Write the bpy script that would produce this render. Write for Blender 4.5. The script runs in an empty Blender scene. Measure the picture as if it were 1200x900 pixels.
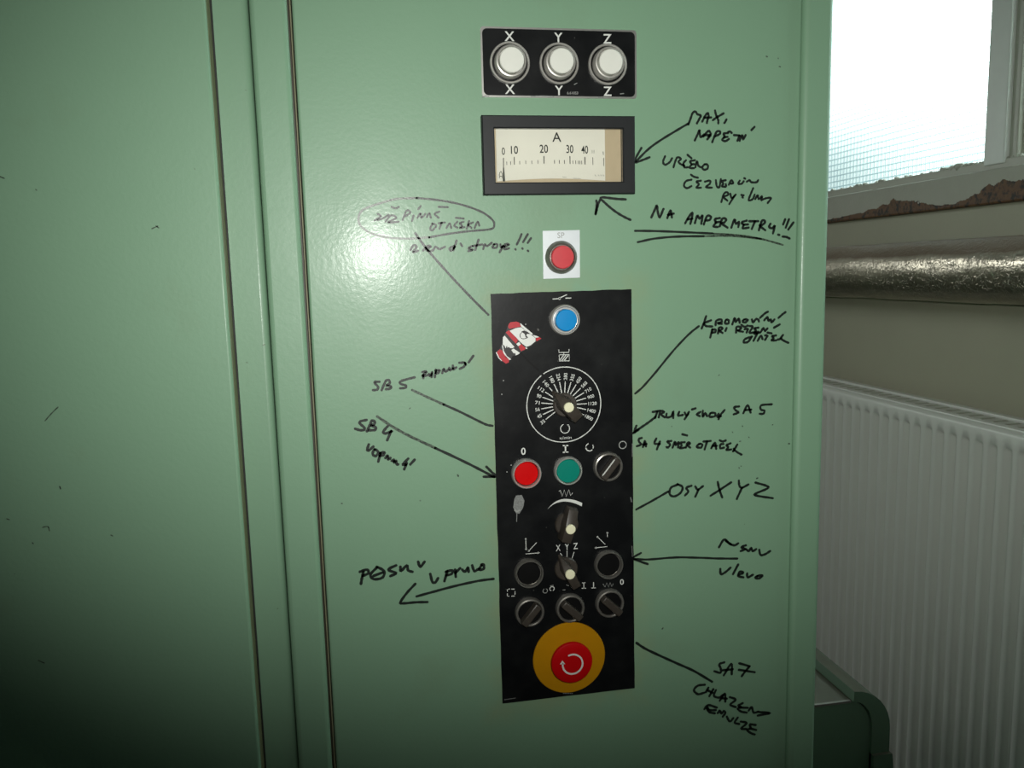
import bpy, bmesh, math, random
from mathutils import Vector, Matrix
random.seed(7)
S = bpy.context.scene
COL = S.collection
PI = math.pi

# ------------------------------------------------------------------ camera
YAW, PITCH, ROLL, F = 0.172782588, 0.135941596, -0.025666901, 955.4776
CAM = Vector((0.0, -0.749, 1.35))
cy, sy, cp, sp, cr, sr = math.cos(YAW), math.sin(YAW), math.cos(PITCH), math.sin(PITCH), math.cos(ROLL), math.sin(ROLL)
FW = Vector((sy * cp, cy * cp, -sp))
RT0 = Vector((cy, -sy, 0)); UP0 = RT0.cross(FW)
RT = cr * RT0 + sr * UP0
UPV = -sr * RT0 + cr * UP0
cd = bpy.data.cameras.new('camera'); cam = bpy.data.objects.new('camera', cd); COL.objects.link(cam)
cam.matrix_world = Matrix(((RT.x, UPV.x, -FW.x, CAM.x), (RT.y, UPV.y, -FW.y, CAM.y), (RT.z, UPV.z, -FW.z, CAM.z), (0, 0, 0, 1)))
cd.sensor_width = 36.0; cd.sensor_fit = 'HORIZONTAL'; cd.lens = F / 1200 * 36.0; cd.clip_start = 0.02
S.camera = cam

# ------------------------------------------------------------------ light
FLASH_W, FLASH_DEG, FLASH_AIM = 23.5, 79.5, (675, 292)
SKY = 8.0
S.view_settings.view_transform = 'Standard'
S.view_settings.look = 'None'
S.view_settings.gamma = 1
S.view_settings.use_curve_mapping = False
S.view_settings.exposure = 0.0

w = bpy.data.worlds.new('overcast_sky'); S.world = w; w.use_nodes = True
nt = w.node_tree; nt.nodes.clear()
o_ = nt.nodes.new('ShaderNodeOutputWorld'); b_ = nt.nodes.new('ShaderNodeBackground')
tc = nt.nodes.new('ShaderNodeTexCoord'); sx = nt.nodes.new('ShaderNodeSeparateXYZ')
rp = nt.nodes.new('ShaderNodeValToRGB')
rp.color_ramp.elements[0].position = 0.0; rp.color_ramp.elements[0].color = (0.05, 0.06, 0.06, 1)
rp.color_ramp.elements[1].position = 0.22; rp.color_ramp.elements[1].color = (0.93, 1.0, 0.97, 1)
e_ = rp.color_ramp.elements.new(0.075); e_.color = (0.22, 0.24, 0.24, 1)
nt.links.new(tc.outputs['Generated'], sx.inputs[0]); nt.links.new(sx.outputs['Z'], rp.inputs[0])
def mr_(src, a, b):
    x = nt.nodes.new('ShaderNodeMapRange'); x.interpolation_type = 'SMOOTHSTEP'
    x.inputs[1].default_value = a; x.inputs[2].default_value = b; nt.links.new(src, x.inputs[0]); return x.outputs[0]
mm_ = nt.nodes.new('ShaderNodeMath'); mm_.operation = 'MULTIPLY'          # added darker patch low in the sky, so the wire grid shows
nt.links.new(mr_(sx.outputs['Y'], 0.775, 0.86), mm_.inputs[0]); nt.links.new(mr_(sx.outputs['Z'], 0.21, 0.09), mm_.inputs[1])
mx_ = nt.nodes.new('ShaderNodeMix'); mx_.data_type = 'RGBA'; nt.links.new(mm_.outputs[0], mx_.inputs[0])
nt.links.new(rp.outputs[0], mx_.inputs[6]); mx_.inputs[7].default_value = (0.085, 0.105, 0.11, 1)
nt.links.new(mx_.outputs[2], b_.inputs['Color']); b_.inputs['Strength'].default_value = SKY
nt.links.new(b_.outputs[0], o_.inputs[0])

def ray(px, py):
    return FW + RT * ((px - 600) / F) - UPV * ((py - 450) / F)
def U(px, py, y=0.0):
    d = ray(px, py); return CAM + d * ((y - CAM.y) / d.y)
def W(px, py, x):
    d = ray(px, py); return CAM + d * ((x - CAM.x) / d.x)

for nm, loc, ry, sx_, sy_ in (('window_portal', (1.26, .715, 2.05), PI / 2, 1.2, 2.27), ('added_opening_portal', (-.625, 2.32, 2.025), 0, 1.05, .75)):  # the second portal fills the unseen opening added for light
    pl = bpy.data.lights.new(nm, 'AREA'); pl.shape = 'RECTANGLE'; pl.size = sx_; pl.size_y = sy_; pl.cycles.is_portal = True
    po = bpy.data.objects.new(nm, pl); COL.objects.link(po); po.location = loc; po.rotation_euler = (0, ry, 0) if ry else (-PI / 2, 0, 0)

fl = bpy.data.lights.new('camera_flash', 'SPOT'); flo = bpy.data.objects.new('camera_flash', fl); COL.objects.link(flo)
fl.energy = FLASH_W; fl.spot_size = math.radians(FLASH_DEG); fl.spot_blend = 1.0; fl.shadow_soft_size = 0.012
fl.color = (0.98, 0.98, 0.93)
flo.scale = (1.5, 1.0, 1.0)          # the flash tube throws a wide, low beam
flo.location = CAM + UPV * 0.042 + RT * 0.018
tgt = U(*FLASH_AIM)
flo.rotation_euler = (tgt - flo.location).to_track_quat('-Z', 'Y').to_euler()

# ------------------------------------------------------------------ materials
def srgb(r, g, b):
    f = lambda c: (c / 255 / 12.92) if c / 255 <= 0.04045 else ((c / 255 + 0.055) / 1.055) ** 2.4
    return (f(r), f(g), f(b), 1)
class N:
    def __init__(s, name):
        s.m = bpy.data.materials.new(name); s.m.use_nodes = True; s.t = s.m.node_tree
        s.b = s.t.nodes['Principled BSDF']; s.out = s.t.nodes['Material Output']
    def n(s, typ, **kw):
        x = s.t.nodes.new('ShaderNode' + typ)
        for k, v in kw.items():
            if k in x.inputs: x.inputs[k].default_value = v
            else: setattr(x, k, v)
        return x
    def l(s, a, b): s.t.links.new(a, b)
    def pos(s):
        return s.n('TexCoord').outputs['Object']
    def noise(s, scale, detail=3, rough=0.5, src=None, stretch=None, dist=0):
        x = s.n('TexNoise'); x.inputs['Scale'].default_value = scale; x.inputs['Detail'].default_value = detail
        x.inputs['Roughness'].default_value = rough; x.inputs['Distortion'].default_value = dist
        v = src or s.n('NewGeometry').outputs['Position']
        if stretch:
            mp = s.n('Mapping'); mp.inputs['Scale'].default_value = stretch; s.l(v, mp.inputs[0]); v = mp.outputs[0]
        s.l(v, x.inputs['Vector']); return x.outputs[0]
    def ramp(s, fac, a, b, ca=(0, 0, 0, 1), cb=(1, 1, 1, 1)):
        r = s.n('ValToRGB'); r.color_ramp.elements[0].position = a; r.color_ramp.elements[1].position = b
        r.color_ramp.elements[0].color = ca; r.color_ramp.elements[1].color = cb
        s.l(fac, r.inputs[0]); return r.outputs[0]
    def mix(s, fac, a, b):
        x = s.n('Mix', data_type='RGBA')
        for i, v in ((0, fac), (6, a), (7, b)):
            if hasattr(v, 'is_output'): s.l(v, x.inputs[i])
            else: x.inputs[i].default_value = v
        return x.outputs[2]
    def math(s, op, a, b=None, clamp=False):
        x = s.n('Math', operation=op, use_clamp=clamp)
        for i, v in ((0, a), (1, b)):
            if v is None: continue
            if hasattr(v, 'is_output'): s.l(v, x.inputs[i])
            else: x.inputs[i].default_value = v
        return x.outputs[0]
    def bump(s, h, strength, dist=0.001):
        x = s.n('Bump'); x.inputs['Strength'].default_value = strength; x.inputs['Distance'].default_value = dist
        s.l(h, x.inputs['Height']); s.l(x.outputs[0], s.b.inputs['Normal'])
    def set(s, color=None, rough=None, metal=None, spec=None, coat=None):
        for k, v in (('Base Color', color), ('Roughness', rough), ('Metallic', metal), ('Specular IOR Level', spec), ('Coat Weight', coat)):
            if v is None: continue
            if hasattr(v, 'is_output'): s.l(v, s.b.inputs[k])
            else: s.b.inputs[k].default_value = v
        return s

def plain(name, c, rough=0.4, metal=0.0, spec=0.5, var=0.12, vs=120, bump=0.0, bs=900):
    q = N(name)
    dark = tuple(x * (1 - var) for x in c[:3]) + (1,); light = tuple(min(1, x * (1 + var)) for x in c[:3]) + (1,)
    q.set(q.mix(q.noise(vs), dark, light), rough, metal, spec)
    if bump: q.bump(q.noise(bs), bump, 0.0005)
    return q.m

def green_paint(name, panel_stain=False, tone=1.0):
    q = N(name)
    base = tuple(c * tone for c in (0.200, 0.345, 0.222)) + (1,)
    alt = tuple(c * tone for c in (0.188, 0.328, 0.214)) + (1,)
    c = q.mix(q.noise(5, 4), base, alt)
    dirt = q.ramp(q.noise(9, 6, 0.62), 0.60, 0.78)
    c = q.mix(q.math('MULTIPLY', dirt, 0.16), c, (0.16, 0.17, 0.09, 1))
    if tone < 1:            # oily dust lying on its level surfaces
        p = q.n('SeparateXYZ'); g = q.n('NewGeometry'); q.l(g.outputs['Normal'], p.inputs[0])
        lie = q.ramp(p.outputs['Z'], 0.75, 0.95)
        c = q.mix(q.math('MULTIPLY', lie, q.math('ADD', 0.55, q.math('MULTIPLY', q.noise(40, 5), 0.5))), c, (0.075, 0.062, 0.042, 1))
    if panel_stain:
        p = q.n('SeparateXYZ'); g = q.n('NewGeometry'); q.l(g.outputs['Position'], p.inputs[0])
        cx, cz, hx, hz = 0.181, 1.128, 0.068, 0.202
        dx = q.math('SUBTRACT', q.math('ABSOLUTE', q.math('SUBTRACT', p.outputs['X'], cx)), hx)
        dz = q.math('SUBTRACT', q.math('ABSOLUTE', q.math('SUBTRACT', p.outputs['Z'], cz)), hz)
        d = q.math('MAXIMUM', dx, dz)
        near = q.math('SUBTRACT', 1.0, q.math('DIVIDE', d, 0.026), True)
        st = q.math('MULTIPLY', near, q.ramp(q.noise(28, 5, 0.6), 0.35, 0.7))
        c = q.mix(q.math('MULTIPLY', st, 0.38), c, (0.30, 0.29, 0.13, 1))
    spk = q.ramp(q.noise(160, 2, 0.4), 0.79, 0.81)
    c = q.mix(q.math('MULTIPLY', spk, 0.55), c, (0.05, 0.06, 0.035, 1))
    q.set(c, q.math('ADD', 0.40, q.math('MULTIPLY', q.noise(30, 3), 0.1)), 0, 0.40, 0.13); q.b.inputs['Coat Roughness'].default_value = 0.19
    h = q.math('ADD', q.noise(260, 2), q.math('MULTIPLY', q.noise(900, 2), 0.25))
    q.bump(h, 0.22, 0.0005)
    bn = [l_.from_socket for l_ in q.t.links if l_.to_socket == q.b.inputs['Normal']][0]; q.l(bn, q.b.inputs['Coat Normal'])
    return q.m

M = {}
M['green'] = green_paint('green_enamel')
M['door_green'] = green_paint('green_enamel_door', True)
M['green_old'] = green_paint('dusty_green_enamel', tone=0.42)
M['olive'] = plain('olive_edge_tint', (0.16, 0.15, 0.07, 1), 0.5)  # olive tone for the left door's side edge
M['brown'] = plain('brown_sealant', (0.030, 0.027, 0.013, 1), 0.55)
M['cream'] = plain('cream_gasket', (0.19, 0.18, 0.11, 1), 0.5)
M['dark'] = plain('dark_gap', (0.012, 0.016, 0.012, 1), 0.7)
M['ink'] = plain('black_marker_ink', (0.012, 0.017, 0.014, 1), 0.38, spec=0.4, bump=0.25, bs=700)
q = N('dry_marker_ink'); q.set(q.mix(q.ramp(q.noise(500, 3), 0.38, 0.62), (0.012, 0.017, 0.014, 1), (0.085, 0.125, 0.085, 1)), 0.36); q.bump(q.noise(600), 0.3, 0.0005); M['dry'] = q.m
q = N('black_panel_lacquer')
c = q.mix(q.ramp(q.noise(20, 5, 0.6), 0.45, 0.75), (0.0035, 0.004, 0.0045, 1), (0.009, 0.010, 0.010, 1))
c = q.mix(q.math('MULTIPLY', q.ramp(q.noise(130, 3, 0.5), 0.74, 0.78), 0.5), c, (0.22, 0.22, 0.2, 1))
q.set(c, q.math('ADD', 0.30, q.math('MULTIPLY', q.noise(40), 0.15)), 0, 0.25); q.bump(q.noise(300), 0.08, 0.0004); M['panel'] = q.m
M['print'] = plain('white_print', (0.62, 0.64, 0.60, 1), 0.5)
M['print_dim'] = plain('grey_print', (0.30, 0.31, 0.29, 1), 0.5)
M['scrape'] = plain('bare_metal_scrape', (0.22, 0.23, 0.22, 1), 0.5, 0.3, var=0.6, vs=700)
M['alu'] = plain('brushed_aluminium', (0.62, 0.62, 0.58, 1), 0.33, 0.85, var=0.1, vs=300)
M['steel'] = plain('polished_steel', (0.60, 0.585, 0.54, 1), 0.30, 0.6, var=0.08)
M['dull_steel'] = plain('tarnished_steel', (0.24, 0.23, 0.205, 1), 0.30, 0.65, var=0.25, vs=500)
M['bakelite'] = plain('dark_brown_bakelite', (0.040, 0.033, 0.026, 1), 0.42, var=0.3, vs=220)
M['black'] = plain('black_plastic', (0.005, 0.005, 0.005, 1), 0.4, spec=0.2, var=0.2)
M['frameblack'] = plain('black_meter_frame', (0.011, 0.0125, 0.0135, 1), 0.5, spec=0.35, var=0.2)
M['white_cap'] = plain('white_button_plastic', (0.72, 0.73, 0.66, 1), 0.35, var=0.03)
M['cream_cap'] = plain('cream_plastic', (0.78, 0.76, 0.53, 1), 0.4, var=0.06, vs=400)
M['red'] = plain('red_plastic', (0.58, 0.002, 0.003, 1), 0.4, spec=0.15, var=0.08)
M['stop_red'] = plain('mushroom_red_plastic', (0.45, 0.002, 0.004, 1), 0.42, spec=0.15, var=0.06)
M['pink_red'] = plain('faded_red_plastic', (0.56, 0.055, 0.065, 1), 0.4, spec=0.3, var=0.1)
M['blue'] = plain('blue_plastic', (0.003, 0.235, 0.56, 1), 0.4, spec=0.25, var=0.06)
M['teal'] = plain('green_button_plastic', (0.002, 0.20, 0.145, 1), 0.4, spec=0.2, var=0.08)
M['yellow'] = plain('yellow_disc', (0.43, 0.20, 0.002, 1), 0.45, spec=0.2, var=0.06)
M['foil'] = plain('silver_label', (0.66, 0.70, 0.72, 1), 0.4, 0.25, var=0.07, vs=90)
M['dial'] = plain('meter_scale_card', (0.74, 0.735, 0.68, 1), 0.6, var=0.03)
M['dialtan'] = plain('yellowed_meter_case', (0.50, 0.415, 0.29, 1), 0.6, var=0.08)
M['sred'] = plain('sticker_red', (0.46, 0.008, 0.018, 1), 0.4, var=0.25, vs=300)
M['swhite'] = plain('sticker_white', (0.72, 0.74, 0.70, 1), 0.4, var=0.06)
M['sblack'] = plain('sticker_black', (0.014, 0.014, 0.014, 1), 0.4)
M['radiator'] = plain('radiator_enamel', (0.68, 0.67, 0.635, 1), 0.42, var=0.03, vs=12)
M['grille_dark'] = plain('grille_shadow_paint', (0.40, 0.39, 0.33, 1), 0.5)

q = N('wall_paint')
c = q.mix(q.noise(6, 5), (0.42, 0.40, 0.30, 1), (0.36, 0.345, 0.26, 1))
q.set(c, 0.55); q.bump(q.noise(120, 4), 0.2, 0.001); M['wall'] = q.m
M['ceil'] = plain('whitewash', (0.5, 0.5, 0.47, 1), 0.8, vs=6)
M['dimwall'] = plain('grey_wall_paint', (0.36, 0.37, 0.34, 1), 0.7, vs=5)
q = N('concrete_floor'); q.set(q.mix(q.noise(7, 6), (0.10, 0.10, 0.095, 1), (0.17, 0.165, 0.15, 1)), 0.7); M['floor'] = q.m
q = N('window_frame_paint')
c = q.mix(q.noise(25, 4), (0.50, 0.49, 0.43, 1), (0.42, 0.41, 0.35, 1)); q.set(c, 0.45); q.bump(q.noise(180, 3), 0.15); M['wframe'] = q.m
M['mullion'] = plain('mullion_paint_with_glow', (0.78, 0.79, 0.76, 1), 0.45, var=0.05, vs=40)  # whiter than the frame, window glow on the bar put into its colour
# bottom rail: paint flaked off to rust along its lower edge
q = N('flaking_rail_paint')
g = q.n('NewGeometry'); s3 = q.n('SeparateXYZ'); q.l(g.outputs['Position'], s3.inputs[0])
def hump(c_, w_, h_):
    t_ = q.math('DIVIDE', q.math('SUBTRACT', s3.outputs['Y'], c_), w_)
    return q.math('MULTIPLY', q.math('EXPONENT', q.math('MULTIPLY', q.math('MULTIPLY', t_, t_), -1.0)), h_)
grow = q.math('ADD', hump(.62, .105, .034), q.math('ADD', hump(.93, .10, .026), hump(1.12, .14, .009)))
nz = q.math('SUBTRACT', q.noise(34, 6, 0.62), 0.34)
edge = q.math('ADD', q.math('ADD', 1.4560, grow), q.math('MULTIPLY', nz, q.math('ADD', 0.012, q.math('MULTIPLY', grow, 0.9))))
rust = q.math('GREATER_THAN', edge, s3.outputs['Z'])
c0 = q.mix(q.noise(22, 4), (0.47, 0.46, 0.40, 1), (0.40, 0.39, 0.33, 1))
cr_ = q.mix(q.noise(60, 5, 0.6), (0.080, 0.034, 0.012, 1), (0.19, 0.088, 0.032, 1))
cr_ = q.mix(q.ramp(q.noise(70, 6, 0.65), 0.48, 0.60), cr_, (0.014, 0.009, 0.006, 1))
q.set(q.mix(rust, c0, cr_), 0.6)
q.bump(q.math('SUBTRACT', q.math('MULTIPLY', q.noise(150, 4), 0.6), rust), 0.6, 0.002); M['rail'] = q.m
# pipe lagging foil
q = N('lagging_foil')
g = q.n('NewGeometry'); s3 = q.n('SeparateXYZ'); q.l(g.outputs['Position'], s3.inputs[0])
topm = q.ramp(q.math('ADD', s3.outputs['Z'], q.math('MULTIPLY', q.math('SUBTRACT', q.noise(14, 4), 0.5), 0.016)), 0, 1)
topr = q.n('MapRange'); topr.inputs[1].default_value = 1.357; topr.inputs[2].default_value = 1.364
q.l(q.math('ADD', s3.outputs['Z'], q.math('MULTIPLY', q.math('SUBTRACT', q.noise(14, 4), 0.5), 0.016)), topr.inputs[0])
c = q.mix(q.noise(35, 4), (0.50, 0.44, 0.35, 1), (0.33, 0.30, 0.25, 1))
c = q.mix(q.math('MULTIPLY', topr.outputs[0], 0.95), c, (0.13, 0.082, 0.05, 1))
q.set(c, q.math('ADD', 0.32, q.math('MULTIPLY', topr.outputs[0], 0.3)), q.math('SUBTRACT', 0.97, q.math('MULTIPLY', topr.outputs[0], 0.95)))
h = q.math('ADD', q.noise(28, 5, 0.65, stretch=(1, 0.35, 1)), q.math('MULTIPLY', q.ramp(q.noise(60, 4, 0.6, dist=1.5), 0.47, 0.53), 0.25))
q.bump(h, 0.6, 0.004); M['foilpipe'] = q.m
# wired, ribbed glass
q = N('wired_glass')
g = q.n('NewGeometry'); s3 = q.n('SeparateXYZ'); q.l(g.outputs['Position'], s3.inputs[0])
def wires(axis, f):
    v = q.math('FRACT', q.math('DIVIDE', s3.outputs[axis], 0.0142))
    return q.math('LESS_THAN', v, f)
wire = q.math('MAXIMUM', wires('Y', 0.26), wires('Z', 0.18))
tcol = q.mix(wire, (0.93, 0.97, 0.96, 1), (0.50, 0.62, 0.63, 1))
tr = q.n('BsdfTransparent'); q.l(tcol, tr.inputs[0])
tl = q.n('BsdfTranslucent'); q.l(tcol, tl.inputs[0])
m1 = q.n('MixShader'); m1.inputs[0].default_value = 0.08; q.l(tr.outputs[0], m1.inputs[1]); q.l(tl.outputs[0], m1.inputs[2])
gl = q.n('BsdfGlossy'); gl.inputs['Roughness'].default_value = 0.15
fr = q.n('Fresnel'); fr.inputs[0].default_value = 1.3
m2 = q.n('MixShader'); q.l(q.math('MULTIPLY', fr.outputs[0], 0.4), m2.inputs[0]); q.l(m1.outputs[0], m2.inputs[1]); q.l(gl.outputs[0], m2.inputs[2])
q.l(m2.outputs[0], q.out.inputs[0]); M['glass'] = q.m
q = N('meter_window_glass')
tr = q.n('BsdfTransparent'); tr.inputs[0].default_value = (0.97, 0.97, 0.95, 1)
gl = q.n('BsdfGlossy'); gl.inputs['Roughness'].default_value = 0.05; fr = q.n('Fresnel'); fr.inputs[0].default_value = 1.35
m2 = q.n('MixShader'); q.l(fr.outputs[0], m2.inputs[0]); q.l(tr.outputs[0], m2.inputs[1]); q.l(gl.outputs[0], m2.inputs[2])
q.l(m2.outputs[0], q.out.inputs[0]); M['clear'] = q.m

# ------------------------------------------------------------------ mesh helpers
class MB:
    def __init__(s): s.v = []; s.f = []; s.fm = []; s.mats = []; s.flat = set()
    def mi(s, m):
        m = M[m] if isinstance(m, str) else m
        if m not in s.mats: s.mats.append(m)
        return s.mats.index(m)
    def add(s, verts, faces, m):
        o = len(s.v); i = s.mi(m); s.v += [Vector(p) for p in verts]
        for f in faces: s.f.append([o + k for k in f]); s.fm.append(i)
        return s
    def bm(s, b, m, mat=None):
        b.verts.ensure_lookup_table(); b.verts.index_update()
        b.normal_update(); o = len(s.f)
        s.flat |= {o + i for i, f in enumerate(b.faces) if max(abs(c) for c in f.normal) > 0.9999}   # broad sides stay optically flat
        s.add([(mat @ v.co) if mat else v.co for v in b.verts], [[v.index for v in f.verts] for f in b.faces], m); b.free(); return s
    def box(s, x0, x1, y0, y1, z0, z1, m, bev=0.0, seg=2, rot=None, at=None):
        b = bmesh.new(); bmesh.ops.create_cube(b, size=1)
        for v in b.verts: v.co = Vector(((x0 + x1) / 2 + v.co.x * (x1 - x0), (y0 + y1) / 2 + v.co.y * (y1 - y0), (z0 + z1) / 2 + v.co.z * (z1 - z0)))
        if bev: bmesh.ops.bevel(b, geom=list(b.edges), offset=bev, segments=seg, profile=0.5, affect='EDGES', clamp_overlap=True)
        mat = None
        if rot is not None: mat = Matrix.Translation(at) @ Matrix.Rotation(rot, 4, 'Y')
        return s.bm(b, m, mat)
    def lathe(s, c, prof, m, n=48):
        """prof: (radius, height towards the room) about an axis through c along -Y; prof[-1] may have r=0"""
        vs, fs = [], []
        for r, h in prof:
            for k in range(n):
                a = 2 * PI * k / n; vs.append((c.x + r * math.cos(a), c.y - h, c.z + r * math.sin(a)))
        for i in range(len(prof) - 1):
            for k in range(n):
                a, b = i * n + k, i * n + (k + 1) % n
                fs.append([a, b, b + n, a + n])
        fs.append([(len(prof) - 1) * n + k for k in range(n)]); fs.append(list(range(n))[::-1])
        return s.add(vs, fs, m)
    def poly(s, pts, y, t, m):
        """flat polygon (x,z) raised by t towards the room from plane y"""
        n = len(pts)
        area = sum(pts[i][0] * pts[(i + 1) % n][1] - pts[(i + 1) % n][0] * pts[i][1] for i in range(n))
        if area < 0: pts = pts[::-1]
        vs = [(p[0], y - t, p[1]) for p in pts] + [(p[0], y, p[1]) for p in pts]
        fs = [list(range(n))] + [[i, i + n, (i + 1) % n + n, (i + 1) % n] for i in range(n)]
        return s.add(vs, fs, m)
    def stroke(s, pts, wd, y, m, t=0.00015, smooth=True, taper=None):
        """pts: (x,z) polyline drawn as a raised pen line of width wd"""
        P = [Vector((p[0], p[1])) for p in pts]
        if len(P) == 1: P.append(P[0] + Vector((1e-4, 1e-4)))
        if smooth and len(P) > 2:
            Q = []; e = [2 * P[0] - P[1]] + P + [2 * P[-1] - P[-2]]
            if (P[0] - P[-1]).length < 1e-5: e[0], e[-1] = P[-2], P[1]
            for i in range(1, len(e) - 2):
                for k in range(5):
                    u = k / 5
                    Q.append(0.5 * ((2 * e[i]) + (-e[i - 1] + e[i + 1]) * u + (2 * e[i - 1] - 5 * e[i] + 4 * e[i + 1] - e[i + 2]) * u * u + (-e[i - 1] + 3 * e[i] - 3 * e[i + 1] + e[i + 2]) * u ** 3))
            Q.append(P[-1]); P = Q
        n = len(P); L = []; R = []
        for i in range(n):
            d = P[min(i + 1, n - 1)] - P[max(i - 1, 0)]
            if d.length < 1e-9: d = Vector((1, 0))
            d.normalize(); nn = Vector((-d.y, d.x))
            ww = wd if taper is None else taper[0] + (taper[1] - taper[0]) * i / (n - 1)
            hw = ww / 2 * (1 + 0.10 * math.sin(i * 1.7 + n))
            L.append(P[i] + nn * hw); R.append(P[i] - nn * hw)
        top = [(p.x, y - t, p.y) for p in L] + [(p.x, y - t, p.y) for p in R]
        bot = [(p.x, y, p.y) for p in L] + [(p.x, y, p.y) for p in R]
        fs = []
        for i in range(n - 1):
            fs.append([i, n + i, n + i + 1, i + 1])
            fs.append([i, i + 1, 2 * n + i + 1, 2 * n + i]); fs.append([n + i, 3 * n + i, 3 * n + i + 1, n + i + 1])
        s.add(top + bot, fs, m)
        for q_, d in ((P[0], P[0] - P[1]), (P[-1], P[-1] - P[-2])):
            a0 = math.atan2(d.y, d.x); r = ((wd if taper is None else (taper[0] if q_ is P[0] else taper[1])) / 2)
            cap = [(q_.x + r * math.cos(a0 + a), q_.y + r * math.sin(a0 + a)) for a in [(-0.5 + k / 6) * PI for k in range(7)]]
            s.add([(x, y - t, z) for x, z in cap], [list(range(7))], m)
        return s
    def text(s, body, c, h, y, m, wd=None, rot=0.0, bold=0.0, t=0.0001):
        cu = bpy.data.curves.new('t', 'FONT'); cu.body = body; cu.size = 1; cu.offset = bold; cu.resolution_u = 3
        ob = bpy.data.objects.new('t', cu); COL.objects.link(ob)
        me = bpy.data.meshes.new_from_object(ob.evaluated_get(bpy.context.evaluated_depsgraph_get()))
        co = [v.co.copy() for v in me.vertices]; fa = [list(p.vertices) for p in me.polygons]
        bpy.data.objects.remove(ob); bpy.data.curves.remove(cu); bpy.data.meshes.remove(me)
        x0 = min(p.x for p in co); x1 = max(p.x for p in co); y0 = min(p.y for p in co); y1 = max(p.y for p in co)
        k = h / (y1 - y0); kx = k if wd is None else wd / (x1 - x0)
        ca, sa = math.cos(rot), math.sin(rot); vs = []
        for p in co:
            a, b = (p.x - (x0 + x1) / 2) * kx, (p.y - (y0 + y1) / 2) * k
            vs.append((c[0] + a * ca - b * sa, y - t, c[1] + a * sa + b * ca))
        return s.add(vs, fa, m)
    def build(s, name, parent=None, loc=None, angle=35):
        off = Vector(parent['_o']) if parent is not None else (Vector(loc) if loc is not None else Vector((0, 0, 0)))
        me = bpy.data.meshes.new(name)
        me.from_pydata([v - off for v in s.v], [], s.f)
        for m in s.mats: me.materials.append(m)
        me.polygons.foreach_set('material_index', s.fm); me.update()
        me.set_sharp_from_angle(angle=math.radians(angle))
        me.polygons.foreach_set('use_smooth', [i not in s.flat for i in range(len(me.polygons))])
        ob = bpy.data.objects.new(name, me); COL.objects.link(ob)
        if parent is not None: ob.parent = parent
        else: ob.location = off
        ob['_o'] = list(off)
        return ob

def thing(name, loc, label, cat, group=None):
    o = bpy.data.objects.new(name, None); COL.objects.link(o); o.location = loc; o['_o'] = list(loc)
    o.empty_display_size = 0.05
    o['label'] = label; o['category'] = cat
    if group: o['group'] = group
    return o
def xz(v): return (v.x, v.z)
def lab(o, label): o['label'] = label; return o

# ------------------------------------------------------------------ room
WX = 1.20                        # inner face of the window wall
RX0, RY0, RY1, RZ = -3.2, -3.4, 2.3, 3.1
def struct(o): o['kind'] = 'structure'; return o
struct(MB().box(RX0 - .1, WX + .25, RY0 - .1, RY1 + .1, -.1, 0, 'floor').build('floor'))
struct(MB().box(RX0 - .1, WX + .25, RY0 - .1, RY1 + .1, RZ, RZ + .1, 'ceil').build('ceiling'))
mb = MB(); mb.box(RX0 - .1, RX0, RY0, RY1, 0, RZ, 'dimwall')
struct(mb.build('wall_left'))
BX0, BX1, BZ0, BZ1 = -1.15, -.1, 1.65, 2.4        # unseen opening added in the back wall to light the radiator and pipe
mb = MB()
mb.box(RX0, WX, RY1, RY1 + .1, 0, BZ0, 'wall'); mb.box(RX0, WX, RY1, RY1 + .1, BZ1, RZ, 'wall')
mb.box(RX0, BX0, RY1, RY1 + .1, BZ0, BZ1, 'wall'); mb.box(BX1, WX, RY1, RY1 + .1, BZ0, BZ1, 'wall')
struct(mb.build('wall_back'))
struct(MB().box(RX0, WX, RY0 - .1, RY0, 0, RZ, 'dimwall').build('wall_front'))
WY0, WY1, WZ0, WZ1 = -0.42, 1.85, 1.456, 2.65
mb = MB()
mb.box(WX, WX + .25, RY0, RY1, 0, WZ0, 'wall'); mb.box(WX, WX + .25, RY0, RY1, WZ1, RZ, 'wall')
mb.box(WX, WX + .25, RY0, WY0, WZ0, WZ1, 'wall'); mb.box(WX, WX + .25, WY1, RY1, WZ0, WZ1, 'wall')
struct(mb.build('wall_right'))

win = bpy.data.objects.new('window_1', None); COL.objects.link(win); win.location = (WX, .8, WZ0); win['_o'] = [WX, .8, WZ0]; win['kind'] = 'structure'
mb = MB()
FX0, FX1 = WX - .016, WX + .05
mb.box(FX0, FX1, WY0, WY1, WZ1 - .07, WZ1, 'wframe', .004)
mb.box(FX0, FX1, WY0, WY0 + .06, WZ0 + .07, WZ1 - .07, 'wframe', .004); mb.box(FX0, FX1, WY1 - .06, WY1, WZ0 + .07, WZ1 - .07, 'wframe', .004)
mb.build('window_frame', win)
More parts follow.
